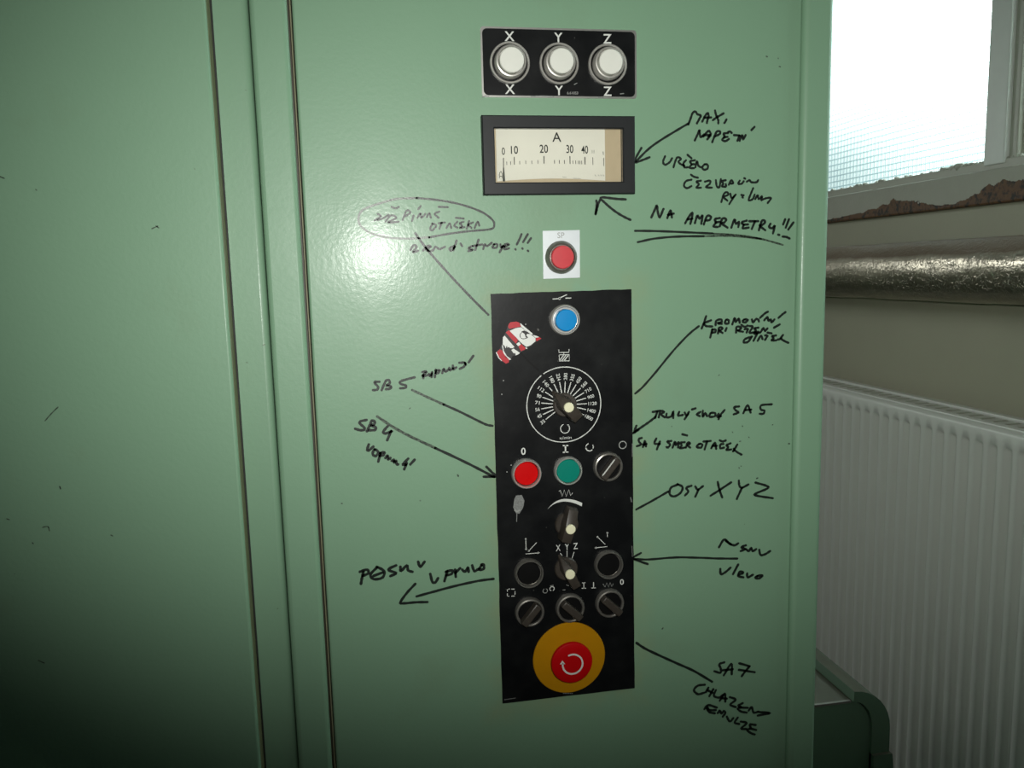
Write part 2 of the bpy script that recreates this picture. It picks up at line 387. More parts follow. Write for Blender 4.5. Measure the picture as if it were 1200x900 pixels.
# bottom rail: front board, putty ledge below the glass
mb = MB()
mb.box(FX0, FX1, WY0, WY1, WZ0, WZ0 + .066, 'rail', .004)
mb.box(WX - .002, FX1, WY0, WY1, WZ0 + .06, WZ0 + .0835, 'wframe', .003)
lab(mb.build('bottom_rail', win), 'bottom rail with flaking paint and rust')
mb = MB()
yy = 1.30
while yy > 0.60:                       # crumbling putty along the ledge
    r = random.uniform(.003, .006) * (1.9 if .74 < yy < .84 else 1)
    b = bmesh.new(); bmesh.ops.create_icosphere(b, subdivisions=2, radius=r)
    for v in b.verts: v.co = Vector((v.co.x, v.co.y * random.uniform(1.2, 1.5), v.co.z * .8)) * random.uniform(.8, 1.15)
    mb.bm(b, 'wframe', Matrix.Translation((WX + .004, yy, WZ0 + .084)))
    yy -= random.uniform(.006, .05) if yy > .84 else random.uniform(.004, .014)
pt = mb.build('putty', win); pt['kind'] = 'stuff'
# mullion between the two panes: flat bar on a wider back bar
mb = MB()
mb.box(WX + .014, FX1, .612, .711, WZ0 + .08, WZ1 - .07, 'wframe', .003)
mb.box(WX - .006, WX + .018, .642, .695, WZ0 + .075, WZ1 - .07, 'mullion', .003)
mb.box(WX + .004, WX + .018, .622, .643, WZ0 + .078, WZ1 - .07, 'wframe', .003)
mb.build('mullion', win)
for a, b in ((.71, WY1 - .058), (WY0 + .058, .62)):
    MB().box(WX + .018, WX + .024, a, b, WZ0 + .075, WZ1 - .068, 'glass').build('window_pane', win)

# ------------------------------------------------------------------ cabinets
CZ0, CZ1 = 0.06, 2.06
def vline(px0, px1, y):                        # mean x of a vertical edge running px0 (top of photo) to px1 (bottom)
    return (U(px0, 0, y).x + U(px1, 900, y).x) / 2
xLd = vline(240.5, 306, -.024)                 # right edge of the left door
xS = vline(291, 349.5, -.006)                  # joint between the two cabinets
xF = vline(335.5, 390, -.006)                  # right edge of the right cabinet's left stile
xD0 = vline(341, 394.5, 0); xD1 = vline(940.5, 921.5, 0)
xR0 = vline(943.5, 924.5, -.006); xR1 = vline(980, 954, -.006)

lc = thing('electrical_cabinet', (-.5, .2, 0), 'plain green metal cabinet on the left whose wide smooth door has no writing', 'cabinet')
mb = MB(); XL = -.95
mb.box(XL, xS - .0012, .03, .46, CZ0, CZ1, 'green', .003); mb.box(XL + .02, xS - .02, .05, .44, 0, CZ0 + .01, 'dark')
mb.build('body', lc)
mb = MB()
x1 = xS - .0012
mb.box(xLd - .02, x1, -.003, .03, CZ0, CZ1, 'green', .0055, 4)
mb.box(XL, XL + .03, -.006, .03, CZ0, CZ1, 'green', .003)
mb.box(XL + .03, xLd - .02, -.004, .03, CZ0, CZ0 + .05, 'green'); mb.box(XL + .03, xLd - .02, -.004, .03, CZ1 - .05, CZ1, 'green')
mb.build('frame', lc)
mb = MB().box(XL + .02, xLd, -.024, -.0045, CZ0 + .03, CZ1 - .03, 'green', .0028, 3)
for pts in (((53, 493), (60, 485), (68, 477)), ((8, 608), (11, 609)), ((178, 268), (185, 265)), ((183, 265), (186, 267)), ((50, 618), (56, 617), (58, 622)), ((0, 207), (5, 209)), ((70, 570), (71, 573)), ((42, 222), (43, 223)), ((130, 627), (132, 628)), ((38, 636), (39, 637)), ((45, 774), (52, 777))):
    mb.stroke([xz(U(a, b, -.024)) for a, b in pts], .0009, -.024, 'dry', .0001)
ld = mb.build('door', lc)
MB().box(xLd - .004, xLd + .0016, -.0048, -.0026, CZ0 + .03, CZ1 - .03, 'dark').build('door_gap_strip', lc)  # dark strip put in for the contact shade beside the door
rng = MB(); rng.box(xLd - .0003, xLd + .0002, -.0210, -.0050, CZ0 + .034, CZ1 - .034, 'olive'); lab(rng.build('edge_strip', lc), 'olive strip on door edge')

rc = thing('electrical_cabinet', (.18, .2, 0), 'green metal cabinet beside the radiator with marker notes around its control panels', 'cabinet')
mb = MB()
mb.box(xS, xR1, .03, .46, CZ0, CZ1, 'green', .003); mb.box(xS + .02, xR1 - .02, .05, .44, 0, CZ0 + .01, 'dark')
mb.build('body', rc)
mb = MB()
mb.box(xS, xF, -.006, .03, CZ0, CZ1, 'green', .0045, 4)
mb.box(xR0, xR1, -.006, .03, CZ0, CZ1, 'green', .0055, 4)
mb.box(xF, xR0, -.006, .03, CZ0, CZ0 + .05, 'green'); mb.box(xF, xR0, -.006, .03, CZ1 - .05, CZ1, 'green')
mb.build('frame', rc)
mb = MB()
mb.box(xF - .0002, xF + .0011, -.0028, .02, CZ0 + .05, CZ1 - .05, 'brown')
mb.box(xF + .0014, xF + .0026, -.0022, .02, CZ0 + .052, CZ1 - .052, 'cream', .0005)
lab(mb.build('door_gap_strip', rc), 'cream and brown door seal')
DZ0, DZ1 = CZ0 + .055, CZ1 - .055
mb = MB().box(xD0, xD1, 0, .016, DZ0, DZ1, 'door_green', .0022, 3)
for a, b in ((787, 500), (858, 506), (868, 517), (878, 513), (870, 499), (905, 498), (925, 520), (953, 511), (898, 66), (912, 69), (913, 78), (888, 560), (418, 502), (481, 478), (537, 558), (338 + 62, 590), (776, 737), (866, 548), (842, 440), (868, 546)):
    p = xz(U(a, b)); mb.stroke([p, (p[0] + random.uniform(-.0015, .0015), p[1] + random.uniform(-.0012, .0012))], random.uniform(.0007, .0015), 0, 'dry', .0001)
door = mb.build('door', rc)

def note(name, label, runs, wd=.0019):
    """runs: (origin x, origin y, scale of the photo crop it was read from, strokes, ink)"""
    mb = MB()
    for run in runs:
        ox, oy, k, strokes = run[:4]; ink = run[4] if len(run) > 4 else 'ink'; w_ = run[5] if len(run) > 5 else wd
        for st in strokes:
            mb.stroke([xz(U(ox + a / k, oy + b / k)) for a, b in st], w_ * 1.28, 0, ink)
    o = mb.build(name, door); o['label'] = label; return o

Z1 = (800, 120, 12)
note('handwritten_note', 'marker note reading MAX. NAPETI beside the ammeter', [Z1 + ([
    [(80, 310), (110, 230), (140, 150), (178, 128), (205, 165), (255, 185), (240, 220), (200, 295)],
    [(275, 270), (310, 200), (350, 150), (365, 190), (350, 245), (340, 290)], [(310, 215), (400, 212)],
    [(455, 115), (470, 180), (500, 250), (500, 295)], [(425, 250), (480, 210), (575, 155)], [(615, 240), (595, 280), (585, 290)],
    [(170, 535), (205, 460), (235, 390), (240, 440), (255, 490), (300, 450)], [(290, 480), (340, 420), (370, 400), (395, 450), (360, 480)], [(300, 465), (390, 460), (345, 520)],
    [(415, 560), (450, 470), (480, 410), (525, 410), (520, 445), (460, 475)],
    [(640, 430), (575, 440), (590, 480), (555, 525), (600, 545), (650, 515)], [(580, 490), (630, 485)], [(640, 415), (665, 410), (690, 430)],
    [(720, 460), (800, 465)], [(800, 465), (770, 540)], [(800, 540), (835, 460), (850, 520), (885, 460)], [(965, 390), (1010, 345)]],)], .0017)
note('arrow_mark', 'marker arrow pointing left to the ammeter frame', [(740, 110, 4.736, [
    [(315, 165), (230, 215), (150, 265), (90, 310), (25, 375)], [(55, 300), (25, 355), (22, 380), (60, 368), (100, 352)]])], .0017)
Z2 = (770, 175, 8.571)
note('handwritten_note', 'three line marker note reading URCENO CERVENOU RYSKOU', [Z2 + ([
    [(80, 70), (60, 125), (80, 155), (125, 130), (150, 90)], [(165, 180), (185, 115), (205, 80), (240, 95), (215, 125), (240, 150), (275, 165)],
    [(290, 110), (265, 140), (275, 180), (310, 180)], [(305, 55), (345, 90)], [(380, 110), (330, 120), (345, 150), (325, 185), (370, 190)], [(345, 150), (375, 150)],
    [(385, 180), (400, 120), (415, 165), (440, 180)], [(480, 150), (455, 180), (470, 205), (505, 195), (510, 160), (480, 150)],
    [(345, 305), (290, 320), (270, 365), (300, 390), (345, 370)], [(340, 255), (370, 275), (410, 285)], [(440, 315), (395, 325), (420, 350), (395, 385), (440, 385)],
    [(480, 325), (530, 315), (530, 345), (490, 380), (550, 385)], [(590, 310), (600, 370), (625, 380), (640, 300)],
    [(690, 310), (650, 320), (665, 345), (650, 370), (690, 375), (690, 350)], [(720, 355), (745, 310), (765, 340), (740, 345)],
    [(830, 315), (815, 345), (850, 345), (870, 320)], [(875, 290), (885, 295)], [(900, 325), (930, 310), (945, 330), (1000, 330), (1015, 310)],
    [(645, 530), (670, 450), (700, 430), (715, 455), (670, 480), (705, 515)], [(735, 445), (750, 490), (790, 455)], [(775, 470), (725, 550)], [(845, 458), (870, 462)], [(855, 480), (862, 485)],
    [(965, 390), (940, 450), (920, 510), (960, 500), (980, 455)], [(985, 500), (1010, 460), (1020, 500), (1055, 470), (1045, 510), (1070, 500), (1100, 490), (1145, 490), (1110, 540)]],)], .0016)
note('handwritten_note', 'marker note reading NA AMPERMETRU with two long underlines', [(755, 230, 6.667, [
    [(55, 165), (80, 110), (98, 72), (105, 120), (120, 165), (145, 110), (150, 100)], [(180, 170), (205, 110), (215, 165)], [(185, 145), (230, 135)],
    [(320, 210), (345, 165), (375, 128), (372, 170), (360, 215)], [(340, 180), (375, 175)], [(395, 210), (415, 150), (430, 175), (455, 150), (445, 215)],
    [(465, 220), (490, 155), (520, 160), (510, 185), (480, 190)], [(590, 170), (550, 180), (560, 205), (540, 235), (575, 240)], [(555, 205), (590, 200)],
    [(590, 235), (610, 175), (640, 180), (625, 205), (600, 210), (650, 245)], [(680, 245), (705, 180), (715, 215), (740, 200), (735, 240)],
    [(800, 190), (760, 205), (775, 225), (770, 250), (815, 245)], [(775, 222), (810, 220)], [(820, 195), (890, 195)], [(865, 195), (840, 255)],
    [(895, 265), (920, 190), (945, 200), (920, 225), (900, 230), (945, 265)], [(985, 215), (975, 240), (1000, 250), (1020, 230), (1005, 290)],
    [(1100, 180), (1085, 220)], [(1130, 180), (1105, 245)], [(1165, 205), (1125, 260)], [(1045, 300), (1055, 302)], [(1080, 315), (1110, 318), (1135, 330)]]),
    (740, 110, 4.736, [[(20, 760), (150, 762), (300, 768), (450, 775)], [(35, 823), (130, 803), (260, 792), (400, 790)]], 'ink', .0017),
    (740, 110, 4.736, [[(450, 775), (600, 785), (720, 805), (840, 838)], [(400, 790), (500, 788), (600, 792), (720, 806)]], 'dry', .0014)], .0018)
note('arrow_mark', 'short marker arrow pointing up at the ammeter underside', [(690, 220, 17.14, [
    [(835, 645), (700, 580), (550, 490), (420, 390), (330, 310), (265, 250)], [(740, 235), (560, 225), (400, 205), (260, 195), (225, 250), (195, 310), (165, 420), (140, 520)], [(150, 260), (160, 330), (135, 530)]])], .0018)
Z4 = (815, 360, 10.435)
note('handwritten_note', 'three line marker note ending in OTACEK at upper right of the tall panel', [Z4 + ([
    [(130, 110), (100, 200), (75, 260)], [(190, 160), (110, 195), (130, 230), (205, 235)], [(245, 220), (255, 165), (310, 150), (320, 180), (270, 195), (320, 205)],
    [(375, 155), (360, 195), (400, 200), (405, 160), (375, 155)], [(450, 210), (480, 130), (490, 180), (530, 140), (540, 190)], [(600, 150), (575, 175), (610, 185), (640, 155), (600, 150)],
    [(690, 150), (705, 185), (740, 145), (770, 155), (775, 175)], [(790, 130), (850, 75), (885, 55)], [(840, 160), (880, 120), (890, 165), (920, 150), (930, 185), (965, 150)], [(1015, 130), (1060, 90), (1100, 60)],
    [(205, 270), (180, 370)], [(205, 275), (245, 275), (240, 305), (200, 310)], [(275, 320), (290, 250), (330, 255), (310, 280), (285, 285), (330, 315)], [(365, 290), (380, 255)],
    [(495, 310), (505, 240), (560, 250), (530, 280), (510, 285), (580, 300)], [(560, 215), (600, 240), (640, 225)], [(600, 270), (640, 265), (625, 310)], [(660, 230), (700, 240), (660, 310), (710, 310)],
    [(770, 250), (720, 260), (740, 285), (715, 310), (770, 300)], [(800, 300), (830, 255), (850, 290), (880, 260)], [(960, 250), (1030, 210)],
    [(690, 360), (640, 375), (600, 395), (590, 430), (640, 425), (680, 375)], [(720, 325), (790, 310)], [(755, 320), (710, 410)], [(760, 410), (800, 350), (820, 390)], [(850, 345), (880, 350), (850, 400)], [(880, 310), (930, 320)],
    [(985, 345), (935, 355), (955, 375), (930, 405), (985, 405)], [(1070, 340), (1030, 390), (1005, 395)], [(1040, 380), (1080, 410), (1135, 435)]],)], .0018)
note('leader_line', 'curved marker line from the OTACEK note down to the panel', [(740, 350, 4.5, [[(355, 145), (300, 190), (220, 275), (130, 385), (60, 465), (20, 500)]])], .0017)
Z5 = (740, 465, 7.059)
note('handwritten_note', 'marker note reading TRVALY CHOD SA 5', [Z5 + ([
    [(175, 125), (235, 115)], [(215, 120), (195, 175)], [(225, 170), (240, 120), (270, 125), (245, 145), (275, 170)], [(290, 140), (290, 170), (330, 160), (345, 120), (345, 175)],
    [(395, 125), (385, 155), (425, 150)], [(440, 130), (455, 155), (475, 125)], [(470, 140), (440, 185)], [(500, 105), (530, 95)],
    [(570, 125), (540, 145), (565, 160)], [(590, 115), (590, 165), (610, 135), (625, 160)], [(655, 135), (645, 165), (690, 160), (690, 135), (655, 135)], [(720, 140), (710, 165), (740, 160)], [(770, 110), (735, 150), (720, 185)],
    [(890, 80), (850, 85), (860, 110), (885, 130), (845, 145)], [(925, 135), (960, 70), (985, 130)], [(940, 110), (990, 105)], [(1160, 62), (1075, 70), (1070, 105), (1100, 115), (1090, 140), (1060, 140)]],)], .0018)
note('arrow_mark', 'short marker arrow from the TRVALY note to the panel edge', [Z5 + ([[(200, 165), (150, 205), (100, 240), (40, 280), (15, 300)], [(40, 240), (22, 295), (60, 270)]],)], .0019)
note('handwritten_note', 'marker note reading SA 4 SMER OTACEK', [Z5 + ([
    [(85, 340), (60, 350), (65, 375), (80, 395), (45, 408)], [(95, 415), (110, 365), (120, 410)], [(98, 395), (125, 390)], [(205, 345), (190, 385), (235, 390)], [(235, 370), (210, 435)],
    [(330, 365), (295, 370), (320, 395), (300, 420), (290, 415)], [(340, 420), (360, 370), (365, 400), (390, 375), (385, 420)], [(440, 375), (405, 380), (415, 400), (400, 425), (440, 420)], [(420, 310), (460, 320)],
    [(450, 420), (465, 380), (485, 385), (465, 400), (485, 420)], [(560, 390), (540, 415), (575, 420), (585, 395), (560, 390)], [(595, 370), (655, 365)], [(625, 370), (605, 435)],
    [(660, 425), (690, 380), (700, 430)], [(670, 405), (705, 405)], [(760, 390), (735, 395), (735, 425), (765, 420)], [(730, 360), (755, 370), (780, 360)],
    [(820, 385), (785, 400), (800, 415), (785, 440), (825, 435)], [(875, 395), (845, 445), (840, 450)], [(845, 430), (870, 455), (910, 478)]],)], .0018)
Z7 = (775, 555, 6.667)
note('handwritten_note', 'marker note reading OSY X Y Z', [Z7 + ([
    [(130, 85), (75, 110), (65, 160), (100, 178), (150, 150), (165, 105), (125, 82)], [(235, 95), (195, 110), (210, 140), (185, 170)], [(265, 100), (285, 125), (325, 98)], [(290, 125), (265, 180)],
    [(440, 65), (455, 130), (475, 185)], [(385, 172), (460, 125), (545, 68)], [(605, 55), (610, 95), (630, 110), (680, 85)], [(630, 110), (600, 175), (590, 198)],
    [(735, 70), (820, 95), (830, 115), (730, 160), (760, 175), (870, 192)]],)], .0019)
note('leader_line', 'short marker line from the OSY note to the panel', [(740, 540, 5, [[(28, 285), (120, 235), (215, 180)]])], .0018)
note('handwritten_note', 'marker note reading POSUV VLEVO', [Z7 + ([
    [(450, 575), (490, 515), (530, 545), (570, 560), (600, 545)], [(505, 525), (545, 555)], [(660, 560), (625, 575), (655, 590), (620, 605)], [(660, 590), (685, 605), (700, 580), (715, 605), (740, 590)],
    [(765, 595), (775, 635), (810, 630), (850, 605)], [(460, 745), (465, 785), (500, 770), (540, 735)], [(600, 710), (560, 785)], [(605, 790), (640, 775), (615, 765), (600, 800), (640, 810)],
    [(670, 780), (675, 810), (715, 790)], [(750, 800), (735, 815), (765, 818), (790, 795), (750, 800)]],)], .0020)
note('arrow_mark', 'long level marker arrow pointing left to the black button', [(740, 540, 5, [[(620, 573), (500, 572), (400, 568), (260, 566), (100, 578), (15, 575)], [(55, 540), (12, 572), (95, 605)]])], .0018)
note('handwritten_note', 'marker note reading SA 7 CHLAZENI EMULZE at lower right', [(805, 765, 8.571, [
    [(375, 95), (325, 115), (340, 160), (335, 200), (275, 185)], [(370, 225), (445, 110), (450, 215)], [(360, 175), (460, 165)], [(525, 105), (630, 135)], [(630, 135), (590, 180), (550, 235)], [(520, 170), (680, 195)],
    [(180, 320), (110, 330), (70, 375), (110, 415), (175, 400)], [(190, 395), (215, 350)], [(265, 365), (225, 435)], [(205, 375), (255, 400)], [(290, 375), (270, 430), (320, 450), (365, 420)],
    [(330, 480), (380, 410), (385, 490)], [(345, 455), (400, 460)], [(430, 445), (490, 470), (435, 520), (490, 545)],
    [(560, 505), (515, 530), (545, 545), (510, 560), (545, 590), (600, 600)], [(530, 550), (610, 552)], [(620, 580), (650, 545), (670, 600), (720, 590)], [(720, 595), (835, 605), (710, 630)],
    [(175, 565), (215, 525), (300, 550)], [(205, 545), (225, 575), (290, 575)], [(200, 560), (225, 595), (280, 607)], [(310, 605), (330, 580), (345, 610), (370, 585), (385, 605), (360, 640)],
    [(400, 640), (420, 680), (440, 685), (465, 655)], [(510, 650), (480, 700), (525, 715)], [(540, 690), (600, 705), (545, 760), (600, 765)],
    [(690, 725), (630, 720), (640, 755), (605, 775), (640, 805), (680, 820)], [(640, 760), (695, 775)]])], .0020)
note('leader_line', 'curved marker line from the SA 7 note up to the panel', [(740, 720, 5.4545, [[(32, 182), (90, 220), (200, 272), (300, 317), (400, 362), (515, 430)]])], .0021)
Z10 = (415, 225, 5.4545)
note('handwritten_note', 'marker note PREPINAC OTACEK inside a drawn oval', [
    Z10 + ([[(400, 38), (560, 55), (700, 85), (820, 130), (885, 180), (895, 215), (870, 238), (740, 250), (600, 268), (480, 290)]], 'ink', .0015),
    Z10 + ([[(480, 290), (350, 298), (220, 292), (120, 268), (50, 225), (28, 180), (45, 125), (110, 90), (190, 65), (270, 45), (400, 38)]], 'dry', .0015),
    Z10 + ([
    [(130, 182), (170, 155), (150, 140)], [(150, 180), (190, 165), (220, 145)], [(200, 190), (235, 150), (270, 165), (215, 195), (285, 190)], [(240, 95), (265, 105), (285, 95)],
    [(310, 180), (335, 120), (360, 130), (330, 155)], [(380, 150), (370, 185)], [(410, 110), (425, 90)], [(405, 165), (425, 135), (430, 165), (455, 140)], [(465, 160), (480, 135), (490, 165)], [(545, 125), (515, 140), (540, 165)], [(540, 95), (600, 97)],
    [(500, 205), (485, 235), (500, 245), (525, 215), (500, 200)], [(540, 200), (580, 195)], [(560, 195), (545, 235)], [(590, 230), (610, 200), (620, 230)], [(660, 190), (640, 215), (660, 228)], [(650, 165), (700, 170)],
    [(700, 190), (675, 200), (690, 215), (675, 230), (705, 225)], [(735, 185), (720, 235)], [(760, 195), (730, 210), (750, 230)], [(770, 230), (790, 190), (800, 215)]], 'ink', .0014)])
note('handwritten_note', 'marker note ending in three exclamation marks left of the silver label', [Z10 + ([
    [(360, 370), (380, 340), (400, 350), (375, 385), (410, 375)], [(440, 375), (470, 345), (490, 350), (460, 370), (500, 375), (520, 350), (545, 365), (580, 350)], [(640, 345), (610, 360), (620, 375), (645, 350)], [(655, 310), (635, 372)], [(680, 330), (690, 345)],
    [(755, 345), (730, 360), (760, 370), (730, 378)], [(795, 305), (775, 370)], [(760, 345), (820, 335)], [(825, 365), (835, 335), (850, 345), (880, 325)], [(895, 335), (885, 355), (910, 355), (915, 335), (895, 335)],
    [(935, 335), (940, 355), (955, 340), (930, 385)], [(965, 350), (990, 335), (965, 335), (960, 365), (990, 360)], [(1070, 270), (1055, 305), (1040, 335)], [(1030, 365), (1032, 368)], [(1110, 270), (1080, 320)], [(1075, 360), (1077, 363)], [(1130, 295), (1110, 325)], [(1110, 375), (1113, 378)]],)], .0016)
note('leader_line', 'slanted marker line from the oval to the black panel corner', [(400, 200, 4.5, [[(390, 330), (440, 400), (500, 470), (590, 570), (690, 675), (775, 760)]])], .0017)
note('handwritten_note', 'marker note reading SB 5 ZAPNUTI', [(430, 410, 9.23, [
    [(135, 345), (80, 350), (120, 400), (110, 430), (65, 435)], [(160, 435), (205, 335), (240, 330), (245, 365), (210, 385), (260, 395), (250, 420), (205, 425)], [(515, 297), (375, 335), (360, 365), (420, 385), (415, 410), (360, 415)],
    [(600, 240), (645, 235), (600, 285), (650, 275)], [(605, 270), (610, 305)], [(670, 260), (685, 285), (705, 240), (700, 295)], [(745, 215), (735, 295)], [(745, 225), (785, 220), (770, 250), (745, 250)],
    [(815, 250), (830, 205), (850, 235), (880, 215)], [(890, 195), (900, 220), (930, 200)], [(930, 170), (935, 210), (965, 190)], [(1000, 140), (1060, 140), (1050, 180), (1005, 205)], [(1060, 140), (1070, 160)], [(1150, 65), (1100, 135)]])], .0018)
note('leader_line', 'marker line from the SB 5 note to the panel edge', [(400, 400, 5, [[(415, 285), (500, 325), (600, 370)]], 'dry'), (400, 400, 5, [[(600, 370), (700, 415), (800, 465), (850, 488), (885, 495)]])], .0018)
note('handwritten_note', 'marker note reading SB 4 VYPNUTI', [(410, 480, 12, [
    [(235, 145), (150, 165), (140, 195), (200, 250), (200, 285), (140, 288), (75, 270)], [(240, 305), (265, 250), (290, 200), (310, 155), (350, 170), (340, 205), (300, 225), (360, 245), (355, 285), (270, 290)], [(530, 235), (470, 310), (500, 335), (590, 305)], [(580, 300), (525, 430)],
    [(265, 490), (245, 560), (265, 575), (330, 520)], [(350, 560), (320, 620), (360, 655), (400, 600), (350, 560)], [(430, 610), (400, 730)], [(430, 610), (485, 600), (470, 640), (420, 650)],
    [(500, 680), (530, 645), (540, 700), (570, 680)], [(590, 720), (620, 705), (620, 745), (650, 720), (660, 770), (680, 770)], [(820, 690), (745, 770), (790, 775)], [(800, 750), (765, 840)], [(910, 705), (850, 770)]])], .0020)
note('arrow_mark', 'long slanted marker arrow from the SB 4 note to the red button', [(400, 400, 5, [[(210, 440), (300, 500), (400, 555), (550, 625)]], 'dry', .0020), (400, 400, 5, [
    [(550, 625), (700, 695), (800, 745), (895, 795)], [(850, 735), (880, 765), (905, 790), (870, 793), (835, 793)]])], .0020)
note('handwritten_note', 'marker note reading POSUV VPRAVO', [(400, 630, 6, [
    [(155, 240), (145, 285), (138, 325)], [(130, 240), (180, 225), (190, 250), (150, 270)], [(250, 210), (205, 260), (230, 292), (290, 280), (300, 235), (250, 205)], [(225, 270), (290, 245)],
    [(385, 195), (330, 225), (385, 250), (345, 270)], [(415, 205), (420, 235), (460, 195), (470, 230), (500, 240)], [(540, 170), (555, 205), (585, 170)], [(625, 255), (640, 310), (660, 315), (680, 285)],
    [(745, 235), (725, 305)], [(735, 240), (780, 230), (775, 255), (740, 265)], [(800, 225), (805, 275)], [(800, 250), (835, 215)], [(850, 225), (870, 240), (890, 210), (895, 240)], [(920, 195), (935, 235), (965, 220)], [(985, 195), (970, 225), (1000, 220), (1000, 190), (985, 190)]])], .0021)
note('arrow_mark', 'long marker arrow pointing lower left under the POSUV VPRAVO note', [(400, 630, 6, [[(1070, 290), (960, 305), (800, 340), (650, 380), (530, 413)], [(520, 325), (460, 390), (415, 455), (440, 462), (520, 455), (605, 453)]])], .0020)


# ------------------------------------------------------------------ control fittings
def px_poly(pts, ox, oy, k, y): return [xz(U(ox + a / k, oy + b / k, y)) for a, b in pts]
def rrect(x0, x1, z0, z1, r, n=5):
    out = []
    for cx, cz, a0 in ((x1 - r, z1 - r, 0), (x0 + r, z1 - r, 90), (x0 + r, z0 + r, 180), (x1 - r, z0 + r, 270)):
        out += [(cx + r * math.cos(math.radians(a0 + 90 * k / n)), cz + r * math.sin(math.radians(a0 + 90 * k / n))) for k in range(n + 1)]
    return out
def arc(c, r, a0, a1, n=24): return [(c[0] + r * math.cos(math.radians(a0 + (a1 - a0) * k / n)), c[1] + r * math.sin(math.radians(a0 + (a1 - a0) * k / n))) for k in range(n + 1)]
PX = 0.000806                                   # about one photo pixel on the cabinet face, in metres

def push_button(parent, c, label, cap, collar='steel', ro=.0146, ri=.0122, hc=.006, hcap=.0025, rcap=.0113, prof=None, groove_shade=None):
    mb = MB()
    mb.lathe(c, prof or [(ro, 0), (ro, hc * .45), (ro * .965, hc * .8), (ro * .92, hc), (ri + .0006, hc), (ri, hc * .85), (ri, .0008), (0.0005, .0008)], collar)
    if groove_shade: mb.lathe(c, [(groove_shade[1], .0006), (groove_shade[1], .0011), (groove_shade[0], .0011), (groove_shade[0], .0006)], 'black')  # black ring stands in for the shade inside the collar
    o = mb.build('push_button', parent); o['label'] = label
    MB().lathe(c, [(rcap, .0009), (rcap, hcap - .0007), (rcap - .0007, hcap), (rcap * .5, hcap + .00015), (.0003, hcap + .0002)], cap).build('button_cap', o)
    return o

def selector(parent, c, label, ang, line=False):
    mb = MB()
    mb.lathe(c, [(.0146, 0), (.0146, .003), (.0138, .0048), (.0126, .0052), (.0118, .0046), (.0118, .001), (.0005, .001)], 'dull_steel')
    o = mb.build('selector_switch', parent); o['label'] = label
    mb = MB(); mb.lathe(c, [(.0114, .0012), (.0114, .0028), (.0108, .0034), (.0003, .0034)], 'black')
    mb.box(-.0122, .0122, -.0125, -.003, -.0036, .0036, 'bakelite', .0012, 2, rot=-ang, at=c)
    hd = mb.build('handle', o)
    if line:
        mb = MB(); mb.box(-.0098, .0092, -.0131, -.0118, .0027, .0036, 'print', 0, 1, rot=-ang, at=c)
        lab(mb.build('pointer_line', o), 'white line along the handle edge')
    return o

def pointer_knob(parent, c, label, ang, L1=.0185, L2=.0165, wm=.0078, h=.0175, tw=.0012, th=.007):
    mb = MB()
    mb.lathe(c, [(.0115, 0), (.0115, .003), (.0105, .0042), (.0003, .0042)], 'bakelite')
    base = [(L1, -tw), (L1, tw), (.004, wm), (-L2, wm * .86), (-L2, -wm * .86), (.004, -wm)]
    top = [(L1 * (.80 if th < .01 else .95), -tw * .9), (L1 * (.80 if th < .01 else .95), tw * .9), (.002, wm * .74), (-L2 * .96, wm * .66), (-L2 * .96, -wm * .66), (.002, -wm * .74)]
    hb = [.0015] * 6; ht = [th, th, h, h * .93, h * .93, h]
    ca, sa = math.cos(ang), math.sin(ang)
    b = bmesh.new(); vb = [b.verts.new((x * ca - z * sa, -hh, x * sa + z * ca)) for (x, z), hh in zip(base, hb)]
    vt = [b.verts.new((x * ca - z * sa, -hh, x * sa + z * ca)) for (x, z), hh in zip(top, ht)]
    b.faces.new(vb[::-1]); b.faces.new([vt[0], vt[1], vt[2], vt[5]]); b.faces.new([vt[5], vt[2], vt[3], vt[4]])
    for i in range(6): b.faces.new([vb[i], vb[(i + 1) % 6], vt[(i + 1) % 6], vt[i]])
    bmesh.ops.recalc_face_normals(b, faces=b.faces)
    bmesh.ops.bevel(b, geom=list(b.edges), offset=.0005, segments=2, profile=0.5, affect='EDGES')
    mb.bm(b, 'bakelite', Matrix.Translation(c))
    o = mb.build('pointer_knob', parent); o['label'] = label
    cc = c
    MB().lathe(cc, [(.0047, h - .001), (.0047, h + .0012), (.0041, h + .0018), (.0003, h + .0019)], 'cream_cap', 32).build('knob_cap', o)
    return o

# --- axis button panel (X Y Z)
T = .0018
axp = thing('pushbutton_station', U(654, 115), 'wide black plate at the top with three white buttons lettered X Y Z', 'button panel')
a, b = U(562, 32), U(745.5, 115.5)
x0, x1, z1, z0 = (U(562, 32).x + U(565, 114).x) / 2, (U(745.5, 36).x + U(745, 115).x) / 2, (a.z + U(745, 35.5).z) / 2, (U(565, 115).z + U(745, 115.5).z) / 2
mb = MB(); mb.poly(rrect(x0, x1, z0, z1, .003), 0, T, 'alu')
mb.poly(rrect(x0 + .0016, x1 - .0016, z0 + .0016, z1 - .0016, .0042), -T, .0001, 'panel')
yP = -T - .0001
for ch, p0, p1 in (('X', (597, 42.5), (597.6, 104.5)), ('Y', (654.3, 44), (655, 106)), ('Z', (711.7, 45.5), (712, 107))):
    for p in (p0, p1): mb.text(ch, xz(U(*p, yP)), .0083, yP, 'print', bold=.014)
mb.text('6.61053', xz(U(671, 109, yP)), .0024, yP, 'print_dim', bold=.01)
for pts in (((565, 114), (569, 112.5), (573, 112.8)), ((622, 113), (635, 112.5), (649, 113)), ((701, 114), (707, 114.5)), ((727, 110), (731, 109.5)), ((673, 99), (676, 97.5))):
    mb.stroke([xz(U(p[0], p[1], yP)) for p in pts], .0008, yP, 'scrape', .00008)
mb.build('plate', axp)
